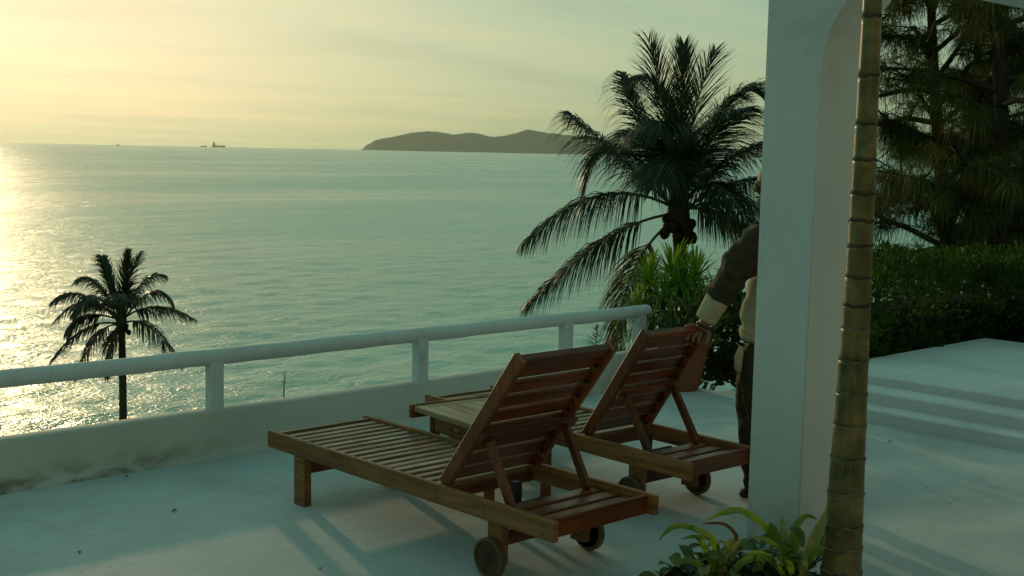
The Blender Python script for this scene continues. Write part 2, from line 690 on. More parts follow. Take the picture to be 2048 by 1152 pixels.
slab('terrace_floor', [(-7, -7), (12, -7), (12, 5.09), (9.0, 5.09), (9.0, 5.74), (7.472, 5.74), (7.472, 6.33), (-7, 6.33)], -0.9, 0.0, M_FLOOR)

# steps up to the upper terrace: each tread is a slab, the nosing slightly worn
def rough_edge_step(name, x0, x1, y0, y1, z0, z1, seed):
    b = MB()
    ny = 60
    g = random.Random(seed)
    rows = []
    for j in range(ny + 1):
        y = y0 + (y1 - y0) * j / ny
        w = 0.006 * mnoise.noise(Vector((y * 3.1, seed, 0))) + 0.003 * mnoise.noise(Vector((y * 11, seed, 4)))
        zt = z1 + 0.003 * mnoise.noise(Vector((y * 4, seed, 9)))
        rows.append([(x0 + w + 0.004, y, z0), (x0 + w, y, zt - 0.014), (x0 + w + 0.005, y, zt - 0.004), (x0 + w + 0.016, y, zt), (x1, y, z1)])
    k = 5
    vs = [p for r in rows for p in r]
    fs = []
    for j in range(ny):
        for i in range(k - 1):
            fs.append((j * k + i, j * k + i + 1, (j + 1) * k + i + 1, (j + 1) * k + i)[::-1])
    fs.append(tuple(range(k)))
    fs.append(tuple(ny * k + i for i in range(k))[::-1])
    b.add(vs, fs)
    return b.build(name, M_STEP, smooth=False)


st = thing('terrace_stairs', 'three shallow white painted steps rising to the upper terrace beside the hedge', 'steps')
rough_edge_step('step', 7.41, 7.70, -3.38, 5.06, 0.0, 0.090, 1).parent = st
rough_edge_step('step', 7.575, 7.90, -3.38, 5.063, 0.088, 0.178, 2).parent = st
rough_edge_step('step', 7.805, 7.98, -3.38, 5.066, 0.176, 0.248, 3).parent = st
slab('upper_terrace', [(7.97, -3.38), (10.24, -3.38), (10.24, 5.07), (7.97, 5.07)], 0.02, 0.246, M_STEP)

# parapet: low wall, round hand rail, square posts
par = thing('parapet', 'low white parapet wall with a round handrail on square posts at the terrace edge', 'parapet wall')


def wavy_box(x0, x1, y0, y1, z0, z1, n, seed, amp=0.005):
    """long masonry body along X with a hand-trowelled, rounded section"""
    b = MB()
    sec = []
    r = 0.012
    for (yy, zz_) in ((y0 - .05, z0), (y0 - .05, .003), (y0 - .022, .010), (y0 - .006, .028), (y0, .06), (y0, z1 - r), (y0 + r * .3, z1 - r * .3), (y0 + r, z1), ((y0 + y1) / 2, z1 + .002), (y1 - r, z1), (y1 - r * .3, z1 - r * .3), (y1, z1 - r), (y1, z0)):
        sec.append((yy, zz_))
    k = len(sec)
    for i in range(n + 1):
        x = x0 + (x1 - x0) * i / n
        dz = amp * (mnoise.noise(Vector((x * 1.3, seed, 0))) + .5 * mnoise.noise(Vector((x * 5, seed, 3))))
        dy = amp * .8 * (mnoise.noise(Vector((x * 1.9, seed, 5))) + .4 * mnoise.noise(Vector((x * 6, seed, 8))))
        for (yy, zz_) in sec:
            b.v.append((x, yy + dy, zz_ + (dz if zz_ > .1 else 0)))
    for i in range(n):
        for j in range(k - 1):
            b.f.append((i * k + j, i * k + j + 1, (i + 1) * k + j + 1, (i + 1) * k + j)); b.m.append(0)
    b.f.append(tuple(range(k))[::-1]); b.m.append(0)
    b.f.append(tuple(n * k + j for j in range(k))); b.m.append(0)
    return b


wavy_box(-7, 7.45, 6.262, 6.372, -0.3, 0.262, 240, 2.0).build('wall', M_WALL, par, smooth=True)
hb = MB()
pts, rad = [], []
for i in range(181):
    x = -7 + (7.31 + 7 - 0.045) * i / 180
    pts.append((x, 6.303 + .004 * mnoise.noise(Vector((x * 1.1, 0, 7))), 0.563 + 0.006 * mnoise.noise(Vector((x * 1.4, 1, 1))) + .003 * mnoise.noise(Vector((x * 4, 2, 1)))))
    rad.append(0.0455 * (1 + .035 * mnoise.noise(Vector((x * 3, 5, 5)))))
for t in (0.4, 0.7, 0.9, 1.0):
    pts.append((7.265 + 0.045 * t, pts[180][1], pts[180][2]))
    rad.append(0.0455 * math.sqrt(max(0.0, 1 - t * t)) + .002)
hb.tube(pts, rad, 18)
hb.build('handrail', M_RAIL, par, smooth=True)
for k, (px, w) in enumerate(((-3.9, .085), (-2.4, .085), (-0.9, .085), (0.55, .085), (2.04, .085), (3.545, .082), (5.03, .085), (6.36, .088), (7.15, .09))):
    pb = MB()
    n = 8
    sec = [(px, 6.2635), (px + w, 6.2635), (px + w, 6.2635 + .075), (px, 6.2635 + .075)]
    pb = MB()
    for i in range(n + 1):
        z = 0.25 + 0.30 * i / n
        g = 1 + (0.10 * max(0, (i - 6) / 2) + 0.08 * max(0, (1.5 - i) / 1.5))
        cx_, cy_ = px + w / 2, 6.2635 + .0375
        j = .0015 * mnoise.noise(Vector((k * 3.3, z * 20, 0)))
        r = .008
        for (sx, sy) in ((-1, -1), (1, -1), (1, 1), (-1, 1)):
            for (ox, oy) in (((r, 0), (0, r)) if (sx * sy < 0) else ((0, r), (r, 0))):
                pb.v.append((cx_ + sx * (w / 2 * g - ox) + j, cy_ + sy * (.0375 * (1 if sy < 0 else g) - oy), z))
    for i in range(n):
        for j in range(8):
            j2 = (j + 1) % 8
            pb.f.append((i * 8 + j, i * 8 + j2, (i + 1) * 8 + j2, (i + 1) * 8 + j)); pb.m.append(0)
    pb.build('post', M_RAIL, par)

# arcade: pillar, rounded corner, lintel, second pillar out of frame, beam to the right
arc = thing('arcade', 'square white plastered pillar with rounded arch corner behind the ringed palm trunk', 'pillar')


def arch_wall():
    b = MB()
    x0, x1 = 4.56, 4.86
    prof = [(3.325, 0.0), (3.322, 3.0), (0.0, 3.0), (0.0, 0.0), (0.27, 0.0), (0.27, 2.08)]
    rr = .47
    for i in range(1, 9):
        a = math.pi / 2 * i / 8
        prof.append((0.27 + rr * (1 - math.cos(a)), 2.08 + rr * math.sin(a)))
    for i in range(9):
        a = math.pi / 2 * i / 8
        prof.append((3.045 - rr * (1 - math.sin(a)), 2.08 + rr * math.cos(a)))
    prof.append((3.05, 0.0))
    n = len(prof)
    vs = [(x0, y, z) for y, z in prof] + [(x1, y, z) for y, z in prof]
    fs = [(i, (i + 1) % n, n + (i + 1) % n, n + i) for i in range(n)]
    b.add(vs, fs + [tuple(range(n))[::-1], tuple(range(n, 2 * n))])
    o = b.build('pillar', M_PILLAR, arc)
    import bmesh
    bm = bmesh.new()
    bm.from_mesh(o.data)
    bmesh.ops.recalc_face_normals(bm, faces=bm.faces)
    bmesh.ops.bevel(bm, geom=[e for e in bm.edges if len(e.link_faces) == 2 and e.calc_face_angle(0) > 0.6 and abs(e.verts[0].co.z - e.verts[1].co.z) > .5], offset=0.008, segments=2, affect='EDGES')
    bmesh.ops.triangulate(bm, faces=[f for f in bm.faces if len(f.verts) > 4])
    bm.to_mesh(o.data)
    bm.free()


arch_wall()
bb = MB()
bb.bbox((4.863, 3.06, 2.585), (9.4, 3.31, 2.86), .008)
bb.build('beam', M_PILLAR, arc)
bb = MB()
bb.bbox((9.4, 3.05, 0.2), (9.7, 3.32, 2.86), .008)
bb.build('column', M_PILLAR, arc)

# the house the terrace belongs to, behind the viewer: its sunlit front faces the sea
M_HOUSE = plaster('house_front', (0.72, 0.62, 0.47), (0.62, 0.53, 0.40), bump=.3)
M_GLASS = Mat('window_glass', .06, .6); M_GLASS.color((.02, .03, .03)); M_GLASS = M_GLASS.m
house = thing('house', 'cream plastered house front with tall windows facing the sea across the terrace', 'house', (0, -3.4, 0))
b = MB(); b.bbox((-9, -.30, 0), (12, 0, 5.2), .01); b.build('wall', M_HOUSE, house)
b = MB(); b.bbox((-9.4, -6, 5.203), (12.4, .7, 5.45), .02); b.build('roof', M_PILLAR, house)
for x in (-6.5, -3.2, .1, 3.4, 6.7, 9.6):
    b = MB()
    for (xa, xb, za, zb) in ((x, x + .09, .15, 2.5), (x + 1.31, x + 1.4, .15, 2.5), (x + .09, x + 1.31, .15, .26), (x + .09, x + 1.31, 2.4, 2.5), (x + .67, x + .73, .26, 2.4)):
        b.bbox((xa, .004, za), (xb, .05, zb), .004)
    w = b.build('window', W_STILE, house)
    for xa in (x + .092, x + .732):
        b = MB(); b.box((xa, .006, .262), (xa + .576, .02, 2.398)); b.build('pane', M_GLASS, w)

# island on the horizon
def make_island():
    d0 = 12500.0
    nx, ny = 260, 40
    vs = []
    skyline = [(0, 0), (8, 9), (28, 22), (60, 26), (95, 36), (130, 39), (180, 38), (220, 37), (262, 32), (300, 38), (330, 45), (372, 44), (410, 38), (450, 33), (520, 30), (600, 33), (700, 24), (800, 12), (860, 0)]
    sx = np.array([p[0] for p in skyline]) * d0 / 2533
    sz = np.array([p[1] for p in skyline]) * d0 / 2533
    x_left = (718 - 1024) / 2533 * d0
    for j in range(ny + 1):
        t = j / ny
        for i in range(nx + 1):
            u = i / nx
            x = u * sx[-1]
            h = float(np.interp(x, sx, sz))
            depth = (t - 0.3) * 1700 * (0.35 + h / 210)
            e = math.exp(-((t - .42) / .2) ** 2)
            e = max(0.0, (e - .03) / .97) if t < .42 else e
            nz = mnoise.fractal(Vector((x * .004, depth * .004, 2)), 1.0, 2.0, 5)
            nz2 = mnoise.noise(Vector((x * .030, depth * .033, 7)))
            z = h * e * (1 + .10 * nz) + 6.0 * nz2 * e * (h > 5)
            p = RT * (x_left + x) + FW0 * (d0 + depth)
            vs.append((p.x, p.y, SEA_Z - 2 + z + (1.5 if h > 3 else 0)))
    n = nx + 1
    fs = [(j * n + i, j * n + i + 1, (j + 1) * n + i + 1, (j + 1) * n + i) for j in range(ny) for i in range(nx)]
    mt = flat('island_forest', (0.030, 0.040, 0.020), (0.055, 0.065, 0.035), 0.9, 0.1, 0.02, 0)
    o = np_mesh('island', vs, fs, mt)
    tag(o, kind='structure')


make_island()

# ----------------------------------------------------------------------------
# vessels far out
# ----------------------------------------------------------------------------
M_HULL = flat('ship_hull', (0.05, 0.05, 0.05), (0.08, 0.075, 0.07), 0.6, 0.3, 0.05, 0)
M_SHIPW = flat('ship_house', (0.10, 0.10, 0.09), (0.16, 0.15, 0.13), 0.6, 0.3, 0.05, 0)


def sea_pt(px, d):
    return frame_pt((px - 1024) / 2533 * d, d, SEA_Z)


def hull(b, L, W, H, sheer=0.25):
    secs = []
    for t in np.linspace(-1, 1, 9):
        w = W / 2 * max(0.05, (1 - abs(t) ** 4))
        z = H * (1 + sheer * t * t)
        secs.append([(t * L / 2, -w, z), (t * L / 2 * .96, -w * .8, -1), (t * L / 2 * .96, w * .8, -1), (t * L / 2, w, z)])
    vs = [p for s in secs for p in s]
    fs = []
    for i in range(8):
        for j in range(4):
            fs.append((i * 4 + j, i * 4 + (j + 1) % 4, (i + 1) * 4 + (j + 1) % 4, (i + 1) * 4 + j))
    fs += [(0, 1, 2, 3), (32, 35, 34, 33)]
    b.add(vs, fs)


ship = thing('cargo_ship', 'hazy cargo ship with a tall stern bridge and masts on the horizon', 'ship', sea_pt(435, 11500), -YAW + R(6))
b = MB(); hull(b, 118, 18, 15); b.build('hull', M_HULL, ship)
b = MB(); b.box((-50, -8, 14), (-30, 8, 36)); b.box((-47, -6, 36), (-35, 6, 43)); b.build('bridge', M_SHIPW, ship)
b = MB(); b.tube([(-44, 0, 40), (-45, 0, 58)], 2.2, 6); b.build('funnel', M_HULL, ship)
for x in (-18, 8, 34):
    b = MB(); b.tube([(x, 0, 14), (x, 0, 30)], 1.3, 6); b.tube([(x, 0, 18), (x - 12, 0, 28)], .9, 5); b.build('mast', M_HULL, ship)
barge = thing('barge', 'low hazy barge lying just left of the cargo ship', 'barge', sea_pt(405, 11500), -YAW - R(3))
b = MB(); hull(b, 58, 14, 9, .1); b.build('hull', M_HULL, barge)
b = MB(); b.box((12, -5, 9), (24, 5, 15)); b.build('deckhouse', M_SHIPW, barge)
boat = thing('fishing_boat', 'tiny boat alone on the horizon nearest the sun glow', 'boat', sea_pt(235, 9300), -YAW)
b = MB(); hull(b, 26, 8, 5, .3); b.build('hull', M_HULL, boat)
b = MB(); b.box((-6, -3, 5), (4, 3, 10)); b.build('cabin', M_SHIPW, boat)

# ----------------------------------------------------------------------------
# sun loungers
# ----------------------------------------------------------------------------
LL = 2.05


def make_lounger(label, loc, rz, ang, blen, LW=.620, LT=.330, hy=.715):
    LB = LT - .085
    t = thing('sun_lounger', label, 'sun lounger', loc, rz, 'wooden sun loungers on the terrace')
    for x0 in (0.0, LW - 0.028):
        b = MB(); b.bbox((x0, 0, LB), (x0 + .028, LL, LT), .004); b.build('side_rail', W_RAIL, t)
    b = MB(); b.bbox((.029, .040, LB + .002), (LW - .029, .066, LT - .004), .003); b.build('head_board', W_BACK, t)
    b = MB(); b.bbox((.029, LL - .070, LB + .004), (LW - .029, LL - .045, LT - .006), .003); b.build('foot_board', W_SLAT, t)
    n = 17
    y0 = .745
    sp = (LL - .085 - y0) / n
    proto = None
    for i in range(n):
        y = y0 + sp * i + .008
        if proto is None:
            b = MB(); b.bbox((.029, 0, -.030), (LW - .029, .045, 0), .005); proto = b.build('slat', W_SLAT, t)
            o = proto
        else:
            o = proto.copy(); COL.objects.link(o); o.parent = t
        o.location = (random.uniform(-.0008, .0008), y, LT - .012 + random.uniform(-.002, .001))
        o.rotation_euler = (random.uniform(-.03, .03), 0, random.uniform(-.003, .003))
    # ledger strips the slats rest on
    for x0 in (.030, LW - .055):
        b = MB(); b.bbox((x0, .74, LT - .070), (x0 + .025, LL - .075, LT - .045), .003); b.build('ledger', W_RAIL, t)
    b = MB()
    for x0, sx in ((0.0, -1), (LW, 1)):
        for y in (.06, .36, .41, .72, 1.10, 1.42, 1.76, 1.80, 1.99):
            for zc in (LB + .026, LB + .056):
                b.lathe([(.0, sx * .0012), (.0042, sx * .0010), (.0045, -sx * .001)], 8, 'x', (x0, y + .004 * math.sin(40 * y), zc))
    tag(b.build('screw', M_IRON, t), kind='stuff')
    # base slats behind the backrest
    for k, y in enumerate((.092, .190, .290)):
        b = MB(); b.bbox((.030, y, LT - .052), (LW - .030, y + .072, LT - .030), .004); b.build('base_slat', W_BACK, t)
    b = MB(); b.bbox((.030, .735, LB - .002), (LW - .030, .765, LB + .045), .004); b.build('cross_rail', W_BACK, t)
    # foot legs with brace
    for x0 in (.008, LW - .053):
        b = MB(); b.bbox((x0, 1.733, 0), (x0 + .045, 1.823, LB - .001), .004); b.build('leg', W_RAIL, t)
    b = MB(); b.bbox((.054, 1.760, .155), (LW - .054, 1.785, .215), .003); b.build('leg_brace', W_STILE, t)
    # wheel legs with axle brace
    for x0 in (.045, LW - .085):
        b = MB(); b.bbox((x0, .345, .055), (x0 + .040, .435, LB - .001), .004); b.build('wheel_leg', W_RAIL, t)
    b = MB(); b.bbox((.086, .375, .125), (LW - .086, .40, .185), .003); b.build('axle_brace', W_BACK, t)
    for side in (0, 1):
        xo = .006 if side == 0 else LW + .004
        xi = .040 if side == 0 else LW - .040
        s = 1 if side == 0 else -1
        b = MB()
        prof = [(0.0, 0), (.030, 0), (.030, .004), (.068, .004), (.070, .008), (.070, .030), (0.0, .030)]
        b.lathe([(r, xo + s * h) for r, h in prof], 32, 'x', (0, .39, .086))
        w = b.build('wheel', W_WHEEL, t)
        b = MB()
        prof = [(.0702, .030), (.0702, .002), (.073, -.001), (.082, -.001), (.0855, .003), (.0855, .027), (.082, .031), (.0702, .030)]
        b.lathe([(r, xo + s * h) for r, h in prof], 40, 'x', (0, .39, .086))
        b.build('tyre', M_TYRE, w, smooth=False)
        b = MB()
        b.lathe([(0.0, xo - s * .010), (.012, xo - s * .010), (.016, xo - s * .004), (.016, xo + s * .002)], 14, 'x', (0, .39, .086))
        b.build('hub', M_IRON, w)
    # backrest, hinged
    hz = LT - .006
    d = Vector((0, -math.cos(ang), math.sin(ang)))      # up the back
    nn = Vector((0, math.sin(ang), math.cos(ang)))      # to the front (seat side)
    xx = Vector((1, 0, 0))
    H0 = Vector((0, hy, hz))
    back = bpy.data.objects.new('backrest', None)
    COL.objects.link(back)
    back.parent = t
    for x0 in (.031, LW - .061):
        b = MB(); b.obox(H0 + xx * (x0 + .015) + d * (blen / 2), xx, d, nn, (.015, blen / 2, .031), .005); b.build('stile', W_STILE, back)
    b = MB(); b.obox(H0 + xx * (LW / 2) + d * (blen - .022), xx, d, nn, (LW / 2 - .0625, .020, .019), .004); b.build('top_rail', W_BACK, back)
    ns = 8
    sp = (blen - .055) / ns
    for i in range(ns):
        b = MB(); b.obox((0, 0, 0), xx, d, nn, (LW / 2 - .0625, sp * .395, .009), .003)
        o = b.build('slat', W_BACK, back)
        o.location = H0 + xx * (LW / 2 + random.uniform(-.0006, .0006)) + d * (.048 + sp * i) + nn * (.010 + random.uniform(-.002, .002))
    # small blocks on the stiles that carry the slats
    b = MB()
    for i in range(ns):
        for x0 in (.0625, LW - .0775):
            b.obox(H0 + xx * (x0 + .0075) + d * (.048 + sp * i - .02) + nn * (-.010), xx, d, nn, (.007, .008, .010), .002)
    tag(b.build('slat_cleat', M_IRON, back), kind='stuff')
    # prop frame
    cb = H0 + d * .345 - nn * .046
    b = MB(); b.obox(cb + xx * (LW / 2), xx, d, nn, (LW / 2 - .032, .026, .012), .004); b.build('cross_bar', W_BACK, back)
    foot = Vector((0, .335, LT - .028))
    for x0 in (.085, LW - .085):
        p0 = foot + xx * x0
        p1 = cb + xx * x0 - d * .020 - nn * .012
        b = MB(); b.bar(p0, p1, .026, .042, (0, 1, 0.4), .004); b.build('strut', W_STILE, t)
    # adjuster hanging below the seat
    b = MB(); b.bbox((.36, .60, .150), (.40, .64, .300), .004); b.build('adjuster_block', M_IRON, t)
    b = MB(); b.bbox((.30, .52, .205), (.47, .545, .235), .004); b.build('adjuster_bar', M_IRON, t)
    return t


make_lounger('weathered wooden sun lounger nearest the camera, wheels showing below its raised slatted back', (3.372, 3.356, 0), 0, R(53), .765)
make_lounger('wooden sun lounger whose raised back the person grips, behind the small table', (4.558, 3.655, 0), R(-1.9), R(55.5), .700, .525, .318, .735)

# side table between the loungers
tab = thing('side_table', 'small pale wooden side table standing between the two loungers', 'side table', (4.285, 4.745, 0), R(-6))
TW, TL, TZ = .525, .64, .42
for i in range(5):
    w = (TW - .11) / 5
    b = MB(); b.bbox((-TW / 2 + .056 + w * i + .002, -TL / 2 + .057, TZ - .022), (-TW / 2 + .056 + w * (i + 1) - .002, TL / 2 - .062, TZ - .001), .003); b.build('plank', W_TABLE, tab)
for s in (-1, 1):
    x0 = -TW / 2 if s < 0 else TW / 2 - .054
    b = MB(); b.bbox((x0, -TL / 2, TZ - .030), (x0 + .054, TL / 2 - .004, TZ), .004); b.build('border_board', W_TABLE, tab)
b = MB(); b.bbox((-TW / 2 + .056, -TL / 2, TZ - .030), (TW / 2 - .056, -TL / 2 + .055, TZ), .004); b.build('border_board', W_TABLE, tab)
b = MB(); b.bbox((-TW / 2 + .056, TL / 2 - .060, TZ - .030), (TW / 2 - .056, TL / 2 - .004, TZ), .004); b.build('border_board', W_TABLE, tab)
b = MB(); b.bbox((-TW / 2 - .016, TL / 2 - .001, TZ - .064), (TW / 2 + .016, TL / 2 + .022, TZ + .007), .004); b.build('end_board', W_RAIL, tab)
for sx in (-1, 1):
    for sy in (-1, 1):
        x0, y0 = sx * (TW / 2 - .085), sy * (TL / 2 - .075)
        b = MB(); b.bbox((x0 - .021, y0 - .021, 0), (x0 + .021, y0 + .021, TZ - .032), .004); b.build('leg', W_STILE, tab)
for sx in (-1, 1):
    x0 = sx * (TW / 2 - .075)
    # apron with a slot cut as a hand hold
    b = MB()
    b.bbox((x0 - .010, -TL / 2 + .10, TZ - .075), (x0 + .010, TL / 2 - .10, TZ - .032), .002)
    b.bbox((x0 - .010, -TL / 2 + .10, TZ - .125), (x0 + .010, TL / 2 - .10, TZ - .098), .002)
    b.bbox((x0 - .0095, -TL / 2 + .10, TZ - .0985), (x0 + .0095, -.02, TZ - .0745), .002)
    b.bbox((x0 - .0095, .075, TZ - .0985), (x0 + .0095, TL / 2 - .10, TZ - .0745), .002)
    b.build('apron', W_RAIL, tab)
for sy in (-1, 1):
    y0 = sy * (TL / 2 - .075)
    b = MB(); b.bbox((-TW / 2 + .108, y0 - .01, TZ - .12), (TW / 2 - .108, y0 + .01, TZ - .032), .003); b.build('apron', W_STILE, tab)

# terracotta pot at the corner of the floor
M_POT = flat('terracotta', (0.17, 0.060, 0.026), (0.27, 0.10, 0.045), 0.75, 0.2, 6)
pot = thing('flower_pot', 'brown terracotta pot at the corner of the planting behind the second lounger', 'plant pot', (7.33, 5.98, 0))
b = MB()
b.lathe([(.115, 0), (.125, .015), (.155, .16), (.185, .30), (.195, .335), (.212, .34), (.216, .385), (.20, .39), (.188, .385), (.175, .33)], 40)
b.build('body', M_POT, pot, smooth=True)
M_SOIL = flat('soil', (0.018, 0.014, 0.009), (0.045, 0.033, 0.02), 0.95, 0.1, 9, .6)
b = MB(); b.lathe([(.18, .34), (.10, .352), (0, .355)], 24); b.build('soil', M_SOIL, pot)

# ----------------------------------------------------------------------------
# vegetation
# ----------------------------------------------------------------------------
L_PALM = leafmat('palm_leaflet', (0.018, 0.032, 0.010), (0.050, 0.065, 0.020), .30, .38, .5, 2.5)
L_PALMDRY = leafmat('palm_leaflet_dry', (0.10, 0.055, 0.022), (0.22, 0.14, 0.065), .30, .5, .4, 6)
L_PALMFAR = leafmat('sea_palm_leaflet', (0.022, 0.036, 0.012), (0.060, 0.062, 0.022), .30, .4, .5, 1.2)
M_RACHIS = flat('palm_rachis', (0.10, 0.085, 0.03), (0.17, 0.14, 0.05), .5)
M_TRUNK = flat('coconut_trunk', (0.07, 0.048, 0.026), (0.13, 0.09, 0.05), .85, .2, 5, .4)
M_COCO = flat('coconut', (0.045, 0.026, 0.010), (0.085, 0.05, 0.02), .6, .3, 4)


def frond_mesh(p0, p1, p2, leaf, nl, droop, width, rr, rg, dry=0.0, sweep=.55, bare=.16):
    """quadratic rachis p0-p1-p2 (p1 = point passed at mid length), leaflets hanging on both sides"""
    p0, p1, p2 = np.array(p0, float), np.array(p1, float), np.array(p2, float)
    c = 2 * p1 - 0.5 * (p0 + p2)
    q = lambda t: (1 - t) ** 2 * p0 + 2 * t * (1 - t) * c + t * t * p2
    dq = lambda t: 2 * (1 - t) * (c - p0) + 2 * t * (p2 - c)
    b = MB()
    ts = np.linspace(0, 1, 14)
    b.tube([tuple(q(t)) for t in ts], [rr * (1 - .86 * t) + .002 for t in ts], 5, True, 1)
    for i in range(nl):
        t = bare + (1 - bare) * (i + rg.uniform(-.3, .3)) / (nl - 1)
        t = min(max(t, bare), 1.0)
        o = q(t)
        T = dq(t); T = T / np.linalg.norm(T)
        side = np.cross(T, (0, 0, 1.0))
        ns = np.linalg.norm(side)
        side = side / ns if ns > .15 else np.array([math.cos(i), math.sin(i), 0])
        nrm = np.cross(side, T)
        ll = leaf * (math.sin(math.pi * min(1, .18 + .80 * t)) ** .6) * rg.uniform(.78, 1.12)
        for s in (-1, 1):
            if rg.random() < .05 + dry * .18:
                continue
            fwd_ = sweep + .9 * t ** 2
            dr = side * s * (1 - .25 * t) + T * fwd_ + nrm * rg.uniform(-.05, .32)
            dr = dr / np.linalg.norm(dr)
            w = width * rg.uniform(.7, 1.15)
            pts = []
            p = o.copy()
            nseg = 4
            for k in range(nseg + 1):
                pts.append(p.copy())
                dd = dr + np.array([0, 0, -1.0]) * droop * ((k + .4) / nseg) ** 1.2 * rg.uniform(.8, 1.25) + rg.normal(0, .05, 3)
                dd = dd / np.linalg.norm(dd)
                p = p + dd * ll / nseg
            wv = np.cross(dr, nrm)
            wv = wv / (np.linalg.norm(wv) + 1e-9)
            if rg.random() < .5:
                wv = wv * .6 + nrm * .6
            ws = [.55, 1.0, .85, .5, .06]
            vs = []
            for k in range(nseg + 1):
                vs += [pts[k] - wv * w * ws[k] * .5, pts[k] + wv * w * ws[k] * .5]
            b.add(vs, [(2 * k, 2 * k + 1, 2 * k + 3, 2 * k + 2) for k in range(nseg)])
    return b


def cpt(r, u, a):
    """offset: r metres to the right, u up, a away from the house"""
    p = RT * r + FW0 * a
    return (p.x, p.y, u)


def trunk_mesh(p0, p1, bow, r0, r1, n=26):
    b = MB()
    p0, p1 = Vector(p0), Vector(p1)
    pts, rad = [], []
    for i in range(n * 2 + 1):
        t = i / (n * 2)
        p = p0.lerp(p1, t) + Vector(bow) * math.sin(math.pi * t)
        pts.append(p)
        rad.append((r0 + (r1 - r0) * t ** .7) * (1.05 if i % 2 == 0 else .96))
    b.tube(pts, rad, 12)
    return b


def make_palm(label, base, crown, fronds, leaf, nl, width, rr, mats, trunk_r, seed, group, bow=(0, 0, 0), coco=6, cr_=.11):
    rg = np.random.default_rng(seed)
    t = thing('coconut_palm', label, 'palm tree', base, 0, group)
    C = Vector(crown) - Vector(base)
    trunk_mesh((0, 0, 0), C + Vector((0, 0, .05)), bow, *trunk_r).build('trunk', M_TRUNK, t, smooth=True)
    for (m, e, droop, dry) in fronds:
        p0 = np.array(C) + np.array(cpt(*e)) * .03 + np.array([0, 0, rg.uniform(-.05, .15)])
        up_ = e[1] / (abs(e[0]) + abs(e[1]) + abs(e[2]) + 1e-6)
        b = frond_mesh(p0, np.array(C) + np.array(cpt(*m)), np.array(C) + np.array(cpt(*e)), leaf * (1 if not dry else .9) * (1 - .45 * max(0, up_ - .45)), nl, droop, width, rr, rg, dry, .5 + 2.8 * max(0, up_ - .45), .14 + .16 * max(0, .3 - up_))
        o = b.build('frond', [mats[1] if dry else mats[0], M_RACHIS], t, smooth=True)
        if dry:
            tag(o, 'dry brown hanging frond')
    for i in range(coco):
        a = i * 2.4 + .4
        b = MB()
        b.lathe([(.0, -cr_ * 1.25), (cr_ * .6, -cr_ * .95), (cr_, -.1 * cr_), (cr_ * .8, cr_ * .7), (.0, cr_ * 1.1)], 10)
        o = b.build('coconut', M_COCO, t, smooth=True)
        o.location = C + Vector((math.cos(a) * cr_ * rg.uniform(.9, 3.4), math.sin(a) * cr_ * rg.uniform(.9, 3.0), -cr_ * rg.uniform(.4, 4.6)))
        o.rotation_euler = (rg.uniform(-.5, .5), rg.uniform(-.5, .5), 0)
    # fibrous crown shaft
    b = MB()
    r1 = trunk_r[1]
    b.tube([C + Vector((0, 0, -.35 * r1 * 8)), C + Vector((0, 0, -.1)), C + Vector((0, 0, r1 * 4)), C + Vector((0, 0, r1 * 7))], [r1, r1 * 1.7, r1 * 1.3, r1 * .3], 10)
    b.build('crown_shaft', M_TRUNK, t, smooth=True)
    return t


# --- large palm beyond the terrace corner (24 m away) ---
k = 24.0 / 2533
def px(dx, dy, a):      # metres on a plane 24 m off, dx right, dy up, a further away
    return (dx * k, dy * k, a)


C1 = frame_pt((1354 - 1024) * k, 24.0, CAM_H - (436 - 317) * k)
big = [  # mid, tip, droop, dry
    (px(-38, 194, -.3), px(-78, 338, -.6), .7, 0), (px(0, 189, .1), px(3, 335, .3), .3, 0), (px(28, 189, .4), px(74, 330, .8), .5, 0),
    (px(95, 219, .3), px(172, 231, .4), .9, 0), (px(-72, 174, .5), px(-112, 281, .9), 2.2, 0), (px(-140, 124, -.6), px(-230, 194, -1.0), 2.0, 0),
    (px(-120, 132, .2), px(-190, 46, .3), 2.2, 0), (px(-165, 36, -.5), px(-312, -59, -.9), 2.8, 0), (px(-150, -51, -.4), px(-305, -182, -.8), 2.4, 0),
    (px(-92, -106, -.6), px(-126, -264, -.8), 1.6, 1), (px(95, 114, -.3), px(200, 151, -.6), 1.6, 0), (px(110, 64, .4), px(230, 76, .9), 2.2, 0),
    (px(100, 32, -.4), px(230, 6, -.8), 2.6, 0), (px(90, -1, .3), px(215, -74, .5), 2.6, 0), (px(45, 154, -1.0), px(95, 206, -2.0), 1.4, 0),
    (px(-50, 144, 1.0), px(-95, 156, 2.1), 1.6, 0), (px(20, 114, 1.3), px(50, 96, 2.6), 1.6, 0), (px(-35, 104, -1.2), px(-80, 56, -2.3), 2.0, 0),
    (px(50, 64, -1.2), px(110, -24, -2.2), 2.0, 0), (px(-30, 224, .3), px(-98, 264, .5), 2.4, 0), (px(-40, 164, -.5), px(-60, 156, -1.5), 2.4, 0), (px(60, 174, .2), px(110, 236, .2), 1.6, 0),
]
make_palm('large dark coconut palm with long arching fronds beyond the far end of the parapet', C1 + Vector((.3, .2, -7.2)), C1, big, 1.22, 155, .026, .030, (L_PALM, L_PALMDRY), (.20, .13), 5, 'coconut palms beyond the parapet', (.25, 0, 0), 22, .105)

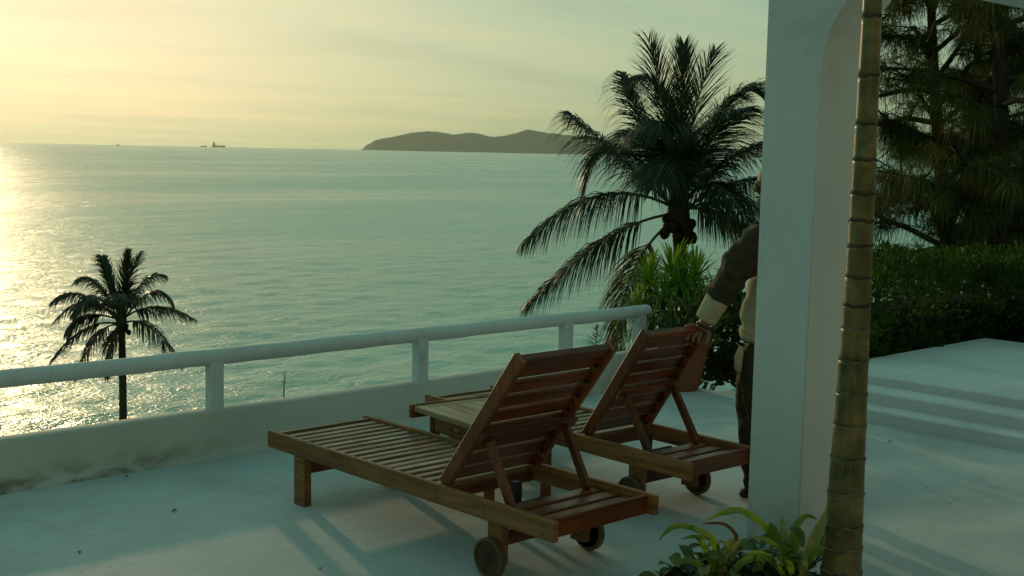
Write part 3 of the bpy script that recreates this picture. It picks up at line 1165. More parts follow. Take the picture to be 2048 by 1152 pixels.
# --- small palm by the sea at the left (45 m away) ---
k = 45.0 / 2533
C2 = frame_pt((237 - 1024) * k, 45.0, CAM_H - (652 - 293) * k)
small = [
    (px(-22, 80, 0), px(-40, 130, .2), .9, 0), (px(4, 75, .2), px(10, 142, .3), .4, 0), (px(8, 80, .4), px(28, 138, .8), .9, 0), (px(38, 78, .2), px(80, 95, .4), 1.8, 0),
    (px(-48, 78, 0), px(-82, 85, 0), 2.0, 0), (px(55, 60, .4), px(92, 35, .7), 2.0, 0), (px(-68, 58, -.5), px(-122, 45, -.9), 2.2, 0), (px(-75, 38, .4), px(-152, -8, .7), 2.4, 0),
    (px(-65, 15, -.4), px(-95, -20, -.8), 2.4, 0), (px(70, 32, .1), px(145, 8, .2), 2.4, 0), (px(62, -5, -.4), px(132, -80, -.8), 2.2, 0), (px(-70, -12, -.3), px(-134, -78, -.5), 2.2, 0),
    (px(-55, -30, .3), px(-105, -125, .5), 2.2, 0), (px(20, 60, -.9), px(45, 55, -1.8), 1.6, 0), (px(-15, 50, 1.0), px(-30, 40, 2.0), 1.6, 0),
    (px(-14, -30, -.3), px(-24, -110, -.4), 1.5, 1), (px(-35, 55, -.7), px(-70, 20, -1.4), 1.8, 0),
]
make_palm('small coconut palm standing alone by the water beyond the left of the parapet', C2 + Vector((-.1, 0, -6.6)), C2, small, 1.0, 95, .048, .04, (L_PALMFAR, L_PALMDRY), (.17, .12), 9, 'coconut palms beyond the parapet', (.06, 0, 0), 6, .10)


# --- strap leaf strips ---
def strap(b, pts, w, up, fold=.18, mi=0, prof=None):
    """leaf with a midrib fold along a polyline"""
    pts = [Vector(p) for p in pts]
    n = len(pts)
    up = Vector(up)
    vs = []
    for i, p in enumerate(pts):
        t = (pts[min(i + 1, n - 1)] - pts[max(i - 1, 0)]).normalized()
        s = t.cross(up)
        s = s.normalized() if s.length > 1e-4 else Vector((1, 0, 0))
        nn = s.cross(t)
        u = i / (n - 1)
        ww = w * (prof(u) if prof else (math.sin(math.pi * (.12 + .88 * u)) ** .7 if u < .98 else .02))
        vs += [p - s * ww / 2 + nn * ww * fold, p, p + s * ww / 2 + nn * ww * fold]
    fs = []
    for i in range(n - 1):
        fs += [(3 * i, 3 * i + 1, 3 * i + 4, 3 * i + 3), (3 * i + 1, 3 * i + 2, 3 * i + 5, 3 * i + 4)]
    b.add(vs, fs, mi)


def bez(p0, p1, p2, n=7):
    p0, p1, p2 = Vector(p0), Vector(p1), Vector(p2)
    c = p1 * 2 - (p0 + p2) * .5
    return [p0 * (1 - t) ** 2 + c * 2 * t * (1 - t) + p2 * t * t for t in [i / n for i in range(n + 1)]]


# --- screw pine bush below the large palm ---
L_PAND = leafmat('screw_pine_leaf', (0.075, 0.15, 0.012), (0.20, 0.33, 0.035), .50, .34, .5, 5)
L_PANDDRY = leafmat('screw_pine_dry_leaf', (0.10, 0.075, 0.030), (0.20, 0.15, 0.06), .3, .6, .3, 6)
kk = 14.0 / 2533 * 1.16
pand = thing('screw_pine', 'bright green spiky screw pine bush beneath the large palm at the parapet end', 'shrub', frame_pt((1346 - 1024) / 2533 * 14, 14.0, CAM_H - (762 - 316) / 2533 * 14))
gp = random.Random(4)
b = MB()
heads = [(0, 172, 0, 92), (-42, 160, -.12, 80), (42, 166, .1, 82), (-20, 128, -.32, 86), (28, 120, -.30, 88), (-48, 108, .05, 72), (52, 110, .15, 76), (2, 88, -.36, 78), (-40, 72, -.2, 66), (44, 74, -.1, 68), (10, 150, -.25, 84)]
cen = []
for (dx, dy, a, ln) in heads:
    cpos = Vector(cpt(dx * kk, dy * kk, a))
    cen.append((cpos, ln * kk))
    b.tube([Vector(cpt(dx * kk * .25, -.4, a * .3)), Vector(cpt(dx * kk * .8, dy * kk * .5, a * .7)), cpos], [.03, .022, .02], 6)
tag(b.build('stem', M_TRUNK, pand, smooth=True), kind='stuff')
inner = MB()
for (cpos, ln) in cen:
    for i in range(64):
        az = i * 2.39996 + gp.uniform(-.2, .2)
        el = gp.uniform(-.25, 1.35)
        l = ln * gp.uniform(.75, 1.1)
        d = Vector((math.cos(az) * math.cos(el), math.sin(az) * math.cos(el), math.sin(el)))
        m = cpos + d * l * .55
        e = cpos + d * l * .92 + Vector((0, 0, -l * (.32 * math.cos(el) ** 2 + .05) * gp.uniform(.4, 1.8)))
        if i < 27:
            b = MB(); strap(b, bez(cpos, m, e, 5), .026 * gp.uniform(.8, 1.25), (0, 0, 1), .22)
            b.build('leaf', L_PAND, pand, smooth=True)
        else:
            strap(inner, bez(cpos, m, e, 5), .026 * gp.uniform(.8, 1.25), (0, 0, 1), .22)
tag(inner.build('inner_leaves', L_PAND, pand, smooth=True), kind='stuff')
b = MB()
for (cpos, ln) in cen:
    for i in range(16):
        az = gp.uniform(0, 6.28)
        d = Vector((math.cos(az), math.sin(az), 0)) * .10
        l = ln * gp.uniform(.8, 1.3)
        strap(b, bez(cpos + d * .3 + Vector((0, 0, -.03)), cpos + d * 1.4 + Vector((0, 0, -l * .45)), cpos + d * gp.uniform(.8, 1.6) + Vector((0, 0, -l))), .017, (math.cos(az), math.sin(az), .2), .2)
tag(b.build('dry_leaves', L_PANDDRY, pand, smooth=True), 'dry brown leaves hanging under the green heads', kind='stuff')


# --- leafy masses: hedge, shrub ---
def leaf_cloud(b, pts, nrm, size, rg, fold=.25, slim=.45):
    """one bent four-point leaf per point"""
    for p, n in zip(pts, nrm):
        s = size * rg.uniform(.65, 1.35)
        d = Vector(n) + Vector((rg.gauss(0, .5), rg.gauss(0, .5), rg.gauss(.25, .5)))
        d.normalize()
        a = d.cross(Vector((rg.gauss(0, 1), rg.gauss(0, 1), rg.gauss(0, 1))))
        if a.length < 1e-3: continue
        a.normalize()
        nn = d.cross(a)
        p = Vector(p)
        b.add([p, p + d * s * .5 + a * s * slim * .5 + nn * s * fold * .4, p + d * s, p + d * s * .5 - a * s * slim * .5 + nn * s * fold * .4, p + d * s * .52],
              [(0, 4, 1), (1, 4, 2), (0, 3, 4), (3, 2, 4)])


L_HEDGE = leafmat('hedge_leaf', (0.016, 0.040, 0.006), (0.075, 0.130, 0.018), .40, .55, .2, 7)
L_SHRUB = leafmat('shrub_leaf', (0.020, 0.042, 0.010), (0.055, 0.085, 0.020), .3, .4, .5, 6)
M_TWIG_CORE = flat('twigs_and_shade_core', (0.012, 0.010, 0.006), (0.03, 0.022, 0.013), .9, .1, 8)


def hedge(name, label, cat, boxes, n, size, mat, seed, lump=.10, top_bias=.45):
    rg = random.Random(seed)
    t = thing(name, label, cat, boxes[0][0])
    O = Vector(boxes[0][0])
    b = MB(); core = MB()
    ar = lambda p, q: (q[0] - p[0]) * (q[1] - p[1]) + .6 * (q[2] - p[2]) * (q[0] - p[0] + q[1] - p[1])
    tot = sum(ar(p, q) for p, q in boxes)
    for p, q in boxes:
        p, q = Vector(p), Vector(q)
        core.bbox(p - O + Vector((.20, .18, 0)), q - O - Vector((.16, .16, .40)), .10)  # solid dark block; the shade between the leaves is put into its colour
        cnt = int(n * ar(p, q) / tot)
        fx = (q.x - p.x) / (q.x - p.x + q.y - p.y)
        P, N = [], []
        for _ in range(cnt):
            r = rg.random()
            if r < top_bias:
                x, y, z, nn = rg.uniform(p.x, q.x), rg.uniform(p.y, q.y), q.z, Vector((0, 0, 1))
            elif r < top_bias + (1 - top_bias) * fx:
                s = rg.random() < .62
                x, y, z, nn = rg.uniform(p.x, q.x), (p.y if s else q.y), rg.uniform(p.z, q.z), Vector((0, -1 if s else 1, .3))
            else:
                s = rg.random() < .7
                x, y, z, nn = (p.x if s else q.x), rg.uniform(p.y, q.y), rg.uniform(p.z, q.z), Vector((-1 if s else 1, 0, .3))
            if name == 'hedge' and x < 9.9:
                z = p.z + (z - p.z) * (.70 + .30 * max(0, min(1, (x - 8.4) / 1.4)) ** .7)
            # rounded shoulders and lumpy surface
            ed = min(x - p.x, q.x - x, y - p.y, q.y - y)
            if r < top_bias:
                z -= .16 * max(0, 1 - ed / .22) ** 2
            l = lump * mnoise.noise(Vector((x * 1.7, y * 1.7, z * 1.7))) + lump * .6 * mnoise.noise(Vector((x * 5, y * 5, z * 5)))
            v = Vector((x, y, z)) + nn * (l - rg.random() ** 2 * .16) - O
            P.append(v); N.append(nn)
        leaf_cloud(b, P, N, size, rg)
    core.build('shade_core', M_TWIG_CORE, t)
    o = b.build('foliage', mat, t)
    tag(o, kind='stuff')
    return t


hedge('hedge', 'clipped leafy hedge with bright green top bordering the upper terrace on the right', 'hedge',
      [((8.3, 5.10, .05), (11.1, 6.0, .93)), ((10.27, -1.5, .05), (11.1, 5.3, .96))], 34000, .050, L_HEDGE, 11, .15, .42)
hedge('shrub', 'dark leafy shrub between the terracotta pot and the person', 'shrub',
      [((7.95, 5.80, -.05), (9.3, 6.6, .52))], 6000, .075, L_SHRUB, 12, .16, .35)
hedge('shrub', 'dark low greenery behind the railing end under the screw pine', 'shrub',
      [((7.70, 6.75, -1.2), (8.6, 7.5, -.06))], 3000, .075, L_SHRUB, 15, .16, .4)
b = MB()
O = Vector((7.33, 5.98, .34))
rg_ = random.Random(3)
P = [Vector((rg_.gauss(0, .13), rg_.gauss(0, .13), abs(rg_.gauss(.10, .10)))) for _ in range(260)]
leaf_cloud(b, P, [p.normalized() for p in P], .07, rg_)
pl = thing('pot_plant', 'small leafy plant growing in the brown terracotta pot', 'plant', O)
tag(b.build('foliage', L_SHRUB, pl), kind='stuff')
b = MB(); b.tube([(0, 0, 0), (.01, .01, .1), (-.02, .01, .2)], [.008, .006, .003], 5); b.build('stem', M_TWIG_CORE, pl)

# --- casuarina trees on the right ---
L_CAS = leafmat('casuarina_needles', (0.060, 0.070, 0.015), (0.15, 0.150, 0.038), .40, .5, .3, 1.3)
L_CAS2 = leafmat('casuarina_needles_dark', (0.040, 0.050, 0.010), (0.11, 0.110, 0.024), .35, .5, .3, 1.3)
M_BARK = flat('casuarina_bark', (0.030, 0.022, 0.014), (0.065, 0.045, 0.028), .9, .2, 6, .5)


def casuarina(label, base, top, seed, spread, nbr, mat, low=.18, lean=(0, 0), tr=.17, needle=.34):
    rg = random.Random(seed)
    t = thing('casuarina_tree', label, 'tree', base, 0, 'casuarina trees behind the hedge')
    H = top
    tb, cb = MB(), MB()
    tp = [Vector((lean[0] * u * H + .25 * math.sin(3 * u + seed), lean[1] * u * H + .2 * math.sin(4 * u + seed * 2), H * u)) for u in [i / 14 for i in range(15)]]
    tb.tube(tp, [tr * (1 - .86 * i / 14) for i in range(15)], 9)
    NV, NF = [], []
    for i in range(nbr):
        u = low + (1 - low) * (i + rg.random()) / nbr
        j = min(13, int(u * 14)); p = tp[j].lerp(tp[j + 1], u * 14 - j)
        az = i * 2.4 + rg.uniform(-.5, .5)
        L = spread * (1.05 - .7 * u) * rg.uniform(.55, 1.15)
        el = rg.uniform(-.05, 1.05)
        d = Vector((math.cos(az) * math.cos(el), math.sin(az) * math.cos(el), math.sin(el)))
        pts = [p + d * L * s + Vector((0, 0, -.22 * L * s * s)) + Vector((rg.gauss(0, .05), rg.gauss(0, .05), rg.gauss(0, .04))) * L * s for s in (0, .25, .5, .75, 1)]
        tb.tube(pts, [tr * .36 * (1 - u * .6) * (1 - .85 * s) + .006 for s in (0, .25, .5, .75, 1)], 5, False)
        for sb in range(int(6 + L * 4)):
            s = rg.uniform(.22, 1)
            kx = min(3, int(s * 4)); q = pts[kx].lerp(pts[kx + 1], s * 4 - kx)
            az2 = az + rg.choice((-1, 1)) * rg.uniform(.3, 1.4)
            d2 = Vector((math.cos(az2), math.sin(az2), rg.uniform(-.15, .6))).normalized()
            l2 = rg.uniform(.35, .95) * (.5 + .12 * L)
            tw = [q, q + d2 * l2 * .5, q + d2 * l2 + Vector((0, 0, -.12 * l2))]
            tb.tube(tw, [.010, .007, .004], 4, False)
            for c in range(8):
                s2 = rg.uniform(.15, 1)
                r0 = tw[0].lerp(tw[1], s2 * 2) if s2 < .5 else tw[1].lerp(tw[2], s2 * 2 - 1)
                for nd in range(8):
                    dd = (d2 * .55 + Vector((rg.gauss(0, .7), rg.gauss(0, .7), rg.gauss(-.25, .5)))).normalized()
                    l3 = needle * rg.uniform(.6, 1.2)
                    m = r0 + dd * l3 * .5
                    e = r0 + dd * l3 * .85 + Vector((0, 0, -l3 * .55))
                    w = Vector((rg.gauss(0, 1), rg.gauss(0, 1), rg.gauss(0, .4)))
                    w = (w - dd * w.dot(dd)).normalized() * .0040
                    o = len(NV)
                    NV += [r0 - w, r0 + w, m + w, m - w, e]
                    NF += [(o, o + 1, o + 2), (o, o + 2, o + 3), (o + 3, o + 2, o + 4)]
    tb.build('trunk', M_BARK, t, smooth=True)
    o = np_mesh('crown', np.array([tuple(v) for v in NV]), np.array(NF), mat, False, t)
    return t


k = 18.0 / 2533
casuarina('casuarina with leaning dark trunk and drooping needles right beside the ringed palm trunk', frame_pt((1905 - 1024) * k, 18, -3.2), 9.2, 21, 3.2, 46, L_CAS2, .30, (-.02, .02), .17)
k = 16.5 / 2533
casuarina('casuarina with olive needles hanging over the hedge, second from the ringed trunk', frame_pt((1972 - 1024) * k, 16.5, -2.8), 9.0, 33, 3.1, 37, L_CAS, .36, (.01, .01), .17)
k = 20.0 / 2533
casuarina('casuarina at the right edge of the view with its trunk behind the hedge', frame_pt((2080 - 1024) * k, 20, -3.2), 10, 47, 3.5, 34, L_CAS, .30, (.0, .0), .19)
k = 24.0 / 2533
casuarina('tall dark casuarina furthest back among the trees behind the hedge', frame_pt((1965 - 1024) * k, 25, -4.0), 11, 58, 3.9, 18, L_CAS2, .30, (.0, .0), .19)

# --- ringed palm trunk in the foreground ---
M_AREC = Mat('ringed_trunk', .42, .5)
_p = M_AREC.geo((1, 1, 1))
_n1 = M_AREC.noise(_p, 7, 5, .65, .4)
_n2 = M_AREC.noise(M_AREC.geo((30, 30, 4)), 1.0, 4, .6)
_c = M_AREC.ramp(_n1, [(.30, (0.044, 0.034, 0.008)), (.50, (0.125, 0.092, 0.024)), (.72, (0.28, 0.20, 0.068))])
_c = M_AREC.mix(M_AREC.rng(_n2, .52, .7, 0, .6), _c, (0.20, 0.145, 0.07))
M_AREC.color(_c); M_AREC.bump(_n2, .3, .004); M_AREC = M_AREC.m
M_SCAR = flat('leaf_scar', (0.045, 0.036, 0.018), (0.24, 0.20, 0.13), .8, .3, 16)
M_DARKRING = flat('leaf_scar_dark', (0.035, 0.026, 0.014), (0.07, 0.05, 0.028), .7, .3, 25)
pt = thing('ringed_palm', 'tall slender palm trunk with pale leaf scar rings in front of the pillar', 'palm tree', frame_pt((1713 - 1024) / 2533 * 4.95, 4.95, 0))
TOPX = 4.4


def trunk_axis(z):
    u = z / 2.45
    return Vector((RT * (.006 * u + .010 * math.sin(2.2 * u)))) + Vector((0, 0, z))


def trunk_r(z):
    return float(np.interp(z, (0, .19, .7, 1.2, 2.3, 4.4), (.084, .078, .064, .053, .0375, .030)))


zs = []
z = 0.10
while z < TOPX - .3:
    zs.append(z)
    z += (.112 if z < 1.25 else .135 + .055 * (z - 1.25)) * random.uniform(.68, 1.28)
zs.append(TOPX)
prev = 0.0
for i, z in enumerate(zs):
    b = MB()
    pts = [trunk_axis(prev + (z - prev) * s) for s in (0, .12, .5, .86, 1)]
    rr = [trunk_r(prev) * .985, trunk_r(prev) * .975, trunk_r((prev + z) / 2) * .985, trunk_r(z) * 1.0, trunk_r(z) * 1.03]
    b.tube(pts, rr, 20)
    b.build('trunk_segment', M_AREC, pt, smooth=False)
    b = MB()
    tl = Vector((random.uniform(-.04, .04), random.uniform(-.04, .04), 0))
    q = trunk_axis(z)
    ring = []
    r = trunk_r(z)
    th_ = random.uniform(.6, 1.15)
    prof = [(r * .96, -.007 * th_), (r * 1.028, -.006 * th_), (r * random.uniform(1.035, 1.055), 0), (r * 1.025, .004 * th_), (r * .96, .006 * th_)]
    for (rad_, h) in prof:
        for j in range(20):
            th = 2 * math.pi * j / 20
            x, y = rad_ * math.cos(th), rad_ * math.sin(th)
            wz = .009 * mnoise.noise(Vector((math.cos(th) * 2, math.sin(th) * 2, i * 3.7)))
            b.v.append(tuple(q + Vector((x, y, h + wz + x * tl.x + y * tl.y))))
    for a in range(4):
        for j in range(20):
            j2 = (j + 1) % 20
            b.f.append((a * 20 + j, a * 20 + j2, (a + 1) * 20 + j2, (a + 1) * 20 + j)); b.m.append(0)
    b.build('leaf_scar', M_DARKRING if z > 1.15 else M_SCAR, pt, smooth=True)
    prev = z
for o in pt.children:
    if o.name.startswith('trunk_segment'):
        o.data.polygons.foreach_set('use_smooth', [len(p.vertices) == 4 for p in o.data.polygons])

# --- planting at the foot of the pillar ---
b = MB()
n = 40
bc = frame_pt((1525 - 1024) / 2533 * 5.0, 4.95, 0)
vs = [tuple(bc + Vector((0, 0, .06)))]
for rr_, h in ((.20, .055), (.33, .03), (.40, .004)):
    for j in range(n):
        th = 2 * math.pi * j / n
        r = rr_ * (1 + .08 * mnoise.noise(Vector((math.cos(th) * 1.5, math.sin(th) * 1.5, 3))))
        vs.append((bc.x + r * math.cos(th), bc.y + r * math.sin(th), h + .012 * mnoise.noise(Vector((j * .9, rr_ * 9, 0))) * (h > .01)))
fs = [(0, 1 + j, 1 + (j + 1) % n) for j in range(n)]
for a in range(2):
    fs += [(1 + a * n + j, 1 + (a + 1) * n + j, 1 + (a + 1) * n + (j + 1) % n, 1 + a * n + (j + 1) % n) for j in range(n)]
b.add(vs, fs)
tag(b.build('planting_bed', M_SOIL), kind='structure')

L_STRAP = leafmat('strap_leaf', (0.10, 0.17, 0.022), (0.21, 0.30, 0.05), .45, .26, .5, 9)
L_STRAPY = leafmat('pale_strap_leaf', (0.20, 0.21, 0.07), (0.34, 0.32, 0.13), .40, .32, .5, 9)
L_BROWN = leafmat('withered_leaf', (0.07, 0.040, 0.014), (0.14, 0.085, 0.03), .3, .5, .3, 12)
L_OVAL = leafmat('oval_leaf', (0.050, 0.095, 0.016), (0.14, 0.20, 0.04), .38, .24, .5, 10, dry=(0.13, 0.075, 0.02))


def at(u, v, d):
    """point at forward distance d seen from the house along a level-corrected bearing"""
    x = u - 1024
    y = v - 576
    x, y = c_ * x + s_ * y, -s_ * x + c_ * y
    q = RT * (x / 2532.8) + fwd - upv * (y / 2532.8)
    q = q * (d / q.dot(FW0))
    return Vector((q.x, q.y, q.z + CAM_H))


pw = lambda u: (.45 + .55 * math.sin(math.pi * min(1, u * 1.15)) ** .8) * (1 - max(0, (u - .8) / .2) ** 1.5 * .97)
pA = thing('strap_leaf_plant', 'strap leaved plant with a pale upright leaf against the ringed trunk', 'plant', at(1590, 1175, 5.0))
oA = Vector(pA.location)
specs = [  # list of (u,v,d), width, material
    ([(1585, 1165, 5.05), (1552, 1085, 5.05), (1516, 1045, 5.0), (1478, 1023, 4.96), (1445, 1028, 4.9), (1410, 1041, 4.86)], .036, L_STRAP),
    ([(1598, 1160, 4.93), (1612, 1125, 4.90), (1630, 1080, 4.88), (1645, 1045, 4.88), (1653, 1018, 4.9)], .046, L_STRAPY),
    ([(1588, 1160, 5.1), (1583, 1105, 5.12), (1588, 1062, 5.12), (1605, 1038, 5.12), (1622, 1034, 5.1), (1634, 1040, 5.08)], .030, L_STRAP),
    ([(1580, 1160, 5.15), (1560, 1100, 5.2), (1545, 1060, 5.22), (1538, 1043, 5.22)], .044, L_STRAP),
    ([(1580, 1160, 5.1), (1572, 1090, 5.15), (1566, 1058, 5.18), (1563, 1034, 5.2)], .034, L_STRAPY),
    ([(1588, 1160, 5.0), (1560, 1105, 4.95), (1528, 1080, 4.9), (1502, 1076, 4.85)], .030, L_STRAP),
    ([(1592, 1160, 5.05), (1592, 1110, 5.05), (1590, 1075, 5.05), (1596, 1052, 5.07)], .030, L_STRAP),
    ([(1575, 1165, 4.9), (1545, 1125, 4.84), (1515, 1108, 4.8), (1488, 1112, 4.77)], .034, L_STRAP),
    ([(1585, 1165, 4.88), (1578, 1130, 4.82), (1568, 1105, 4.8), (1552, 1092, 4.78)], .036, L_STRAP),
    ([(1600, 1165, 4.85), (1608, 1135, 4.8), (1604, 1110, 4.78), (1594, 1098, 4.77)], .030, L_STRAPY),
    ([(1592, 1160, 4.9), (1620, 1120, 4.85), (1640, 1100, 4.82), (1655, 1095, 4.8)], .026, L_STRAP),
]
for pts_, w, mt in specs:
    b = MB()
    P = [at(*p) - oA for p in pts_]
    Q = []
    for i in range(len(P) - 1):
        p_1, p0, p1, p2 = P[max(i - 1, 0)], P[i], P[i + 1], P[min(i + 2, len(P) - 1)]
        for s in (0, .34, .67):
            Q.append(.5 * ((2 * p0) + (p1 - p_1) * s + (2 * p_1 - 5 * p0 + 4 * p1 - p2) * s * s + (3 * p0 - p_1 - 3 * p1 + p2) * s ** 3))
    Q.append(P[-1])
    strap(b, Q, w, (-.55, -.45, .7), .22, 0, pw)
    b.build('leaf', mt, pA, smooth=True)
pB = thing('strap_leaf_plant', 'low plant with long narrow green leaves arching left over the floor', 'plant', at(1440, 1165, 5.05))
oB = Vector(pB.location)
specs = [
    ([(1440, 1160, 5.05), (1432, 1090, 5.0), (1400, 1064, 4.95), (1362, 1053, 4.9), (1336, 1061, 4.86), (1317, 1083, 4.84)], .030, L_STRAP),
    ([(1440, 1160, 5.0), (1425, 1090, 4.95), (1395, 1074, 4.9), (1358, 1079, 4.86)], .020, L_STRAP),
    ([(1445, 1160, 5.1), (1473, 1085, 5.1), (1458, 1056, 5.08), (1435, 1047, 5.05), (1400, 1049, 5.0)], .020, L_BROWN),
    ([(1440, 1160, 5.0), (1420, 1120, 4.92), (1405, 1090, 4.9), (1392, 1070, 4.88)], .034, L_STRAP),
    ([(1445, 1160, 5.05), (1460, 1110, 5.0), (1482, 1085, 4.98), (1505, 1076, 4.95)], .028, L_STRAPY),
    ([(1440, 1160, 4.95), (1450, 1110, 4.9), (1462, 1085, 4.88), (1468, 1078, 4.87)], .036, L_STRAPY),
    ([(1450, 1165, 4.9), (1465, 1145, 4.86), (1478, 1128, 4.84)], .030, L_STRAPY),
    ([(1430, 1165, 4.9), (1402, 1135, 4.85), (1372, 1122, 4.82), (1340, 1130, 4.8)], .030, L_STRAP),
    ([(1455, 1165, 4.88), (1480, 1130, 4.84), (1508, 1118, 4.82), (1530, 1124, 4.8)], .032, L_STRAP),
    ([(1440, 1160, 5.1), (1450, 1110, 5.15), (1475, 1080, 5.2)], .026, L_STRAP),
    ([(1440, 1160, 5.05), (1415, 1120, 5.05), (1385, 1105, 5.05)], .030, L_STRAP),
]
for pts_, w, mt in specs:
    b = MB()
    P = [at(*p) - oB for p in pts_]
    Q = []
    for i in range(len(P) - 1):
        p_1, p0, p1, p2 = P[max(i - 1, 0)], P[i], P[i + 1], P[min(i + 2, len(P) - 1)]
        for s in (0, .34, .67):
            Q.append(.5 * ((2 * p0) + (p1 - p_1) * s + (2 * p_1 - 5 * p0 + 4 * p1 - p2) * s * s + (3 * p0 - p_1 - 3 * p1 + p2) * s ** 3))
    Q.append(P[-1])
    strap(b, Q, w, (-.55, -.45, .7), .22, 0, pw)
    b.build('leaf', mt, pB, smooth=True)
# round-leaved ground shrub
pC = thing('ground_shrub', 'low mass of oval glossy leaves along the bottom edge in front of the pillar', 'shrub', frame_pt((1500 - 1024) / 2533 * 5.0, 5.0, 0.02))
oC = Vector(pC.location)
gl = random.Random(8)
ov = lambda u: math.sin(math.pi * (.04 + .93 * u)) ** .75
b = MB()
for i in range(26):
    e = at(gl.uniform(1320, 1650), gl.uniform(1105, 1150), gl.uniform(4.75, 5.15)) - oC
    b.tube([Vector((e.x * .55, e.y * .55, 0.0)), e * .7 + Vector((0, 0, -.03)), e], [.005, .004, .003], 5)
tag(b.build('stem', M_TWIG_CORE, pC), kind='stuff')
for i in range(58):
    u = gl.uniform(1308, 1655)
    edge = min((u - 1305) / 60, 1)
    v = 1170 - edge * gl.random() ** .8 * (78 if u > 1400 else 55)
    p = at(u, v, gl.uniform(4.72, 5.2)) - oC
    az = gl.uniform(0, 6.28)
    el = gl.uniform(-.2, .9)
    l = gl.uniform(.075, .13)
    d = Vector((math.cos(az) * math.cos(el), math.sin(az) * math.cos(el), math.sin(el)))
    b = MB(); strap(b, bez(p, p + d * l * .5 + Vector((0, 0, .008)), p + d * l - Vector((0, 0, .015)), 6), l * gl.uniform(.42, .6), (gl.gauss(0, .3), gl.gauss(0, .3), 1), .16, 0, ov)
    b.build('leaf', L_BROWN if gl.random() < .10 else (L_STRAPY if gl.random() < .10 else L_OVAL), pC, smooth=True)

# little plants growing up behind the parapet
def sprig(label, u, v0, v1, d, seed, mat, nl, ll):
    g = random.Random(seed)
    p0, p1 = at(u, v0, d), at(u + 4, v1, d)
    t = thing('seedling', label, 'plant', p0)
    b = MB(); H = p1 - p0
    b.tube([(0, 0, -.3), H * .5, H], [.006, .004, .002], 5)
    b.build('stem', M_TWIG_CORE, t)
    b = MB()
    for i in range(nl):
        s = .15 + .85 * i / nl
        az = g.uniform(0, 6.28)
        dd = Vector((math.cos(az), math.sin(az), .45)).normalized()
        l = ll * (1.15 - s) * g.uniform(.6, 1.2)
        strap(b, bez(H * s, H * s + dd * l * .5, H * s + dd * l, 4), .010, (0, 0, 1))
    tag(b.build('foliage', mat, t), kind='stuff')


sprig('thin dry stalk sprouting behind the parapet near its second visible post', 566, 812, 742, 9.4, 1, L_BROWN, 14, .06)
sprig('feathery green seedling rising behind the parapet between the last two posts', 1190, 712, 650, 10.6, 2, L_SHRUB, 60, .17)

# dry bits on the floor
for i, (u, v, s) in enumerate(((345, 1025, .020), (160, 1108, .014), (305, 927, .024), (1775, 885, .018), (640, 1140, .010), (255, 955, .014), (1250, 1125, .008), (420, 915, .009), (1900, 1010, .009))):
    g = random.Random(i)
    # intersect with the floor
    dvec = at(u, v, 1.0) - Vector((0, 0, CAM_H))
    tt = -CAM_H / dvec.z
    p = dvec * tt + Vector((0, 0, CAM_H))
    b = MB()
    d = Vector((math.cos(i * 1.7), math.sin(i * 1.7), .12)) * s * 1.3
    strap(b, bez((0, 0, .001), d * .5 + Vector((0, 0, .006)), d + Vector((0, 0, .003)), 5), s, (0, 0, 1), .3, 0, ov)
    where = ('largest dry leaf on the open floor left of the near lounger', 'small dry leaf low at the left of the floor', 'dark dry leaf lying against the foot of the parapet', 'reddish dry leaf on the floor before the steps', 'tiny crumb of leaf below the near lounger', 'dry leaf scrap on the floor by the mildewed wall foot', 'tiny leaf scrap beside the right wheel shadow', 'leaf scrap between parapet foot and near lounger', 'tiny leaf scrap on the floor right of the ringed trunk')[i]
    o = tag(b.build('dry_leaf', L_BROWN, None, smooth=True, loc=p), where, 'leaf', 'dry leaves on the floor')

# ----------------------------------------------------------------------------
# person behind the pillar, holding the back of the second lounger
# ----------------------------------------------------------------------------
def skin_mesh(name, nodes, edges, mat, parent, sub=2, loc=None):
    me = bpy.data.meshes.new(name)
    me.from_pydata([n[0] for n in nodes], edges, [])
    o = bpy.data.objects.new(name, me)
    COL.objects.link(o)
    if parent is not None:
        o.parent = parent
    sk = o.modifiers.new('skin', 'SKIN')
    sk.use_smooth_shade = True
    for i, n in enumerate(nodes):
        r = n[1]
        me.skin_vertices[0].data[i].radius = (r, r) if isinstance(r, (int, float)) else r
    me.skin_vertices[0].data[0].use_root = True
    ss = o.modifiers.new('sub', 'SUBSURF')
    ss.levels = ss.render_levels = sub
    me.materials.append(mat)
    dg = bpy.context.evaluated_depsgraph_get()
    ev = o.evaluated_get(dg)
    nm = bpy.data.meshes.new_from_object(ev)
    o.modifiers.clear()
    o.data = nm
    o.data.polygons.foreach_set('use_smooth', [True] * len(nm.polygons))
    return o


def crumple(o, amp, freq, stretch=(1, 1, 1), seed=0.0):
    me = o.data
    for v in me.vertices:
        p = Vector((v.co.x * stretch[0], v.co.y * stretch[1], v.co.z * stretch[2])) * freq + Vector((seed, seed, seed))
        f = 1 - 2 * abs(mnoise.noise(p)) * 1.6 + .5 * mnoise.noise(p * 2.1)
        v.co += v.normal * amp * f
    me.update()


M_SKIN = flat('skin', (0.20, 0.095, 0.052), (0.27, 0.135, 0.075), .5, .4, 20, .05)
M_HAIR = flat('hair', (0.035, 0.02, 0.012), (0.09, 0.05, 0.03), .6, .3, 40)
M_JACKET = flat('dark_jacket', (0.035, 0.027, 0.015), (0.06, 0.045, 0.025), .85, .2, 30, .3)
M_SHIRT = flat('cream_shirt', (0.36, 0.31, 0.19), (0.46, 0.40, 0.26), .85, .2, 15, .3)
M_TROU = flat('dark_trousers', (0.030, 0.024, 0.012), (0.055, 0.043, 0.022), .85, .2, 30, .3)
M_SHOE = flat('dark_shoe', (0.012, 0.010, 0.008), (0.025, 0.02, 0.016), .5, .4, 30)

PD = 6.36


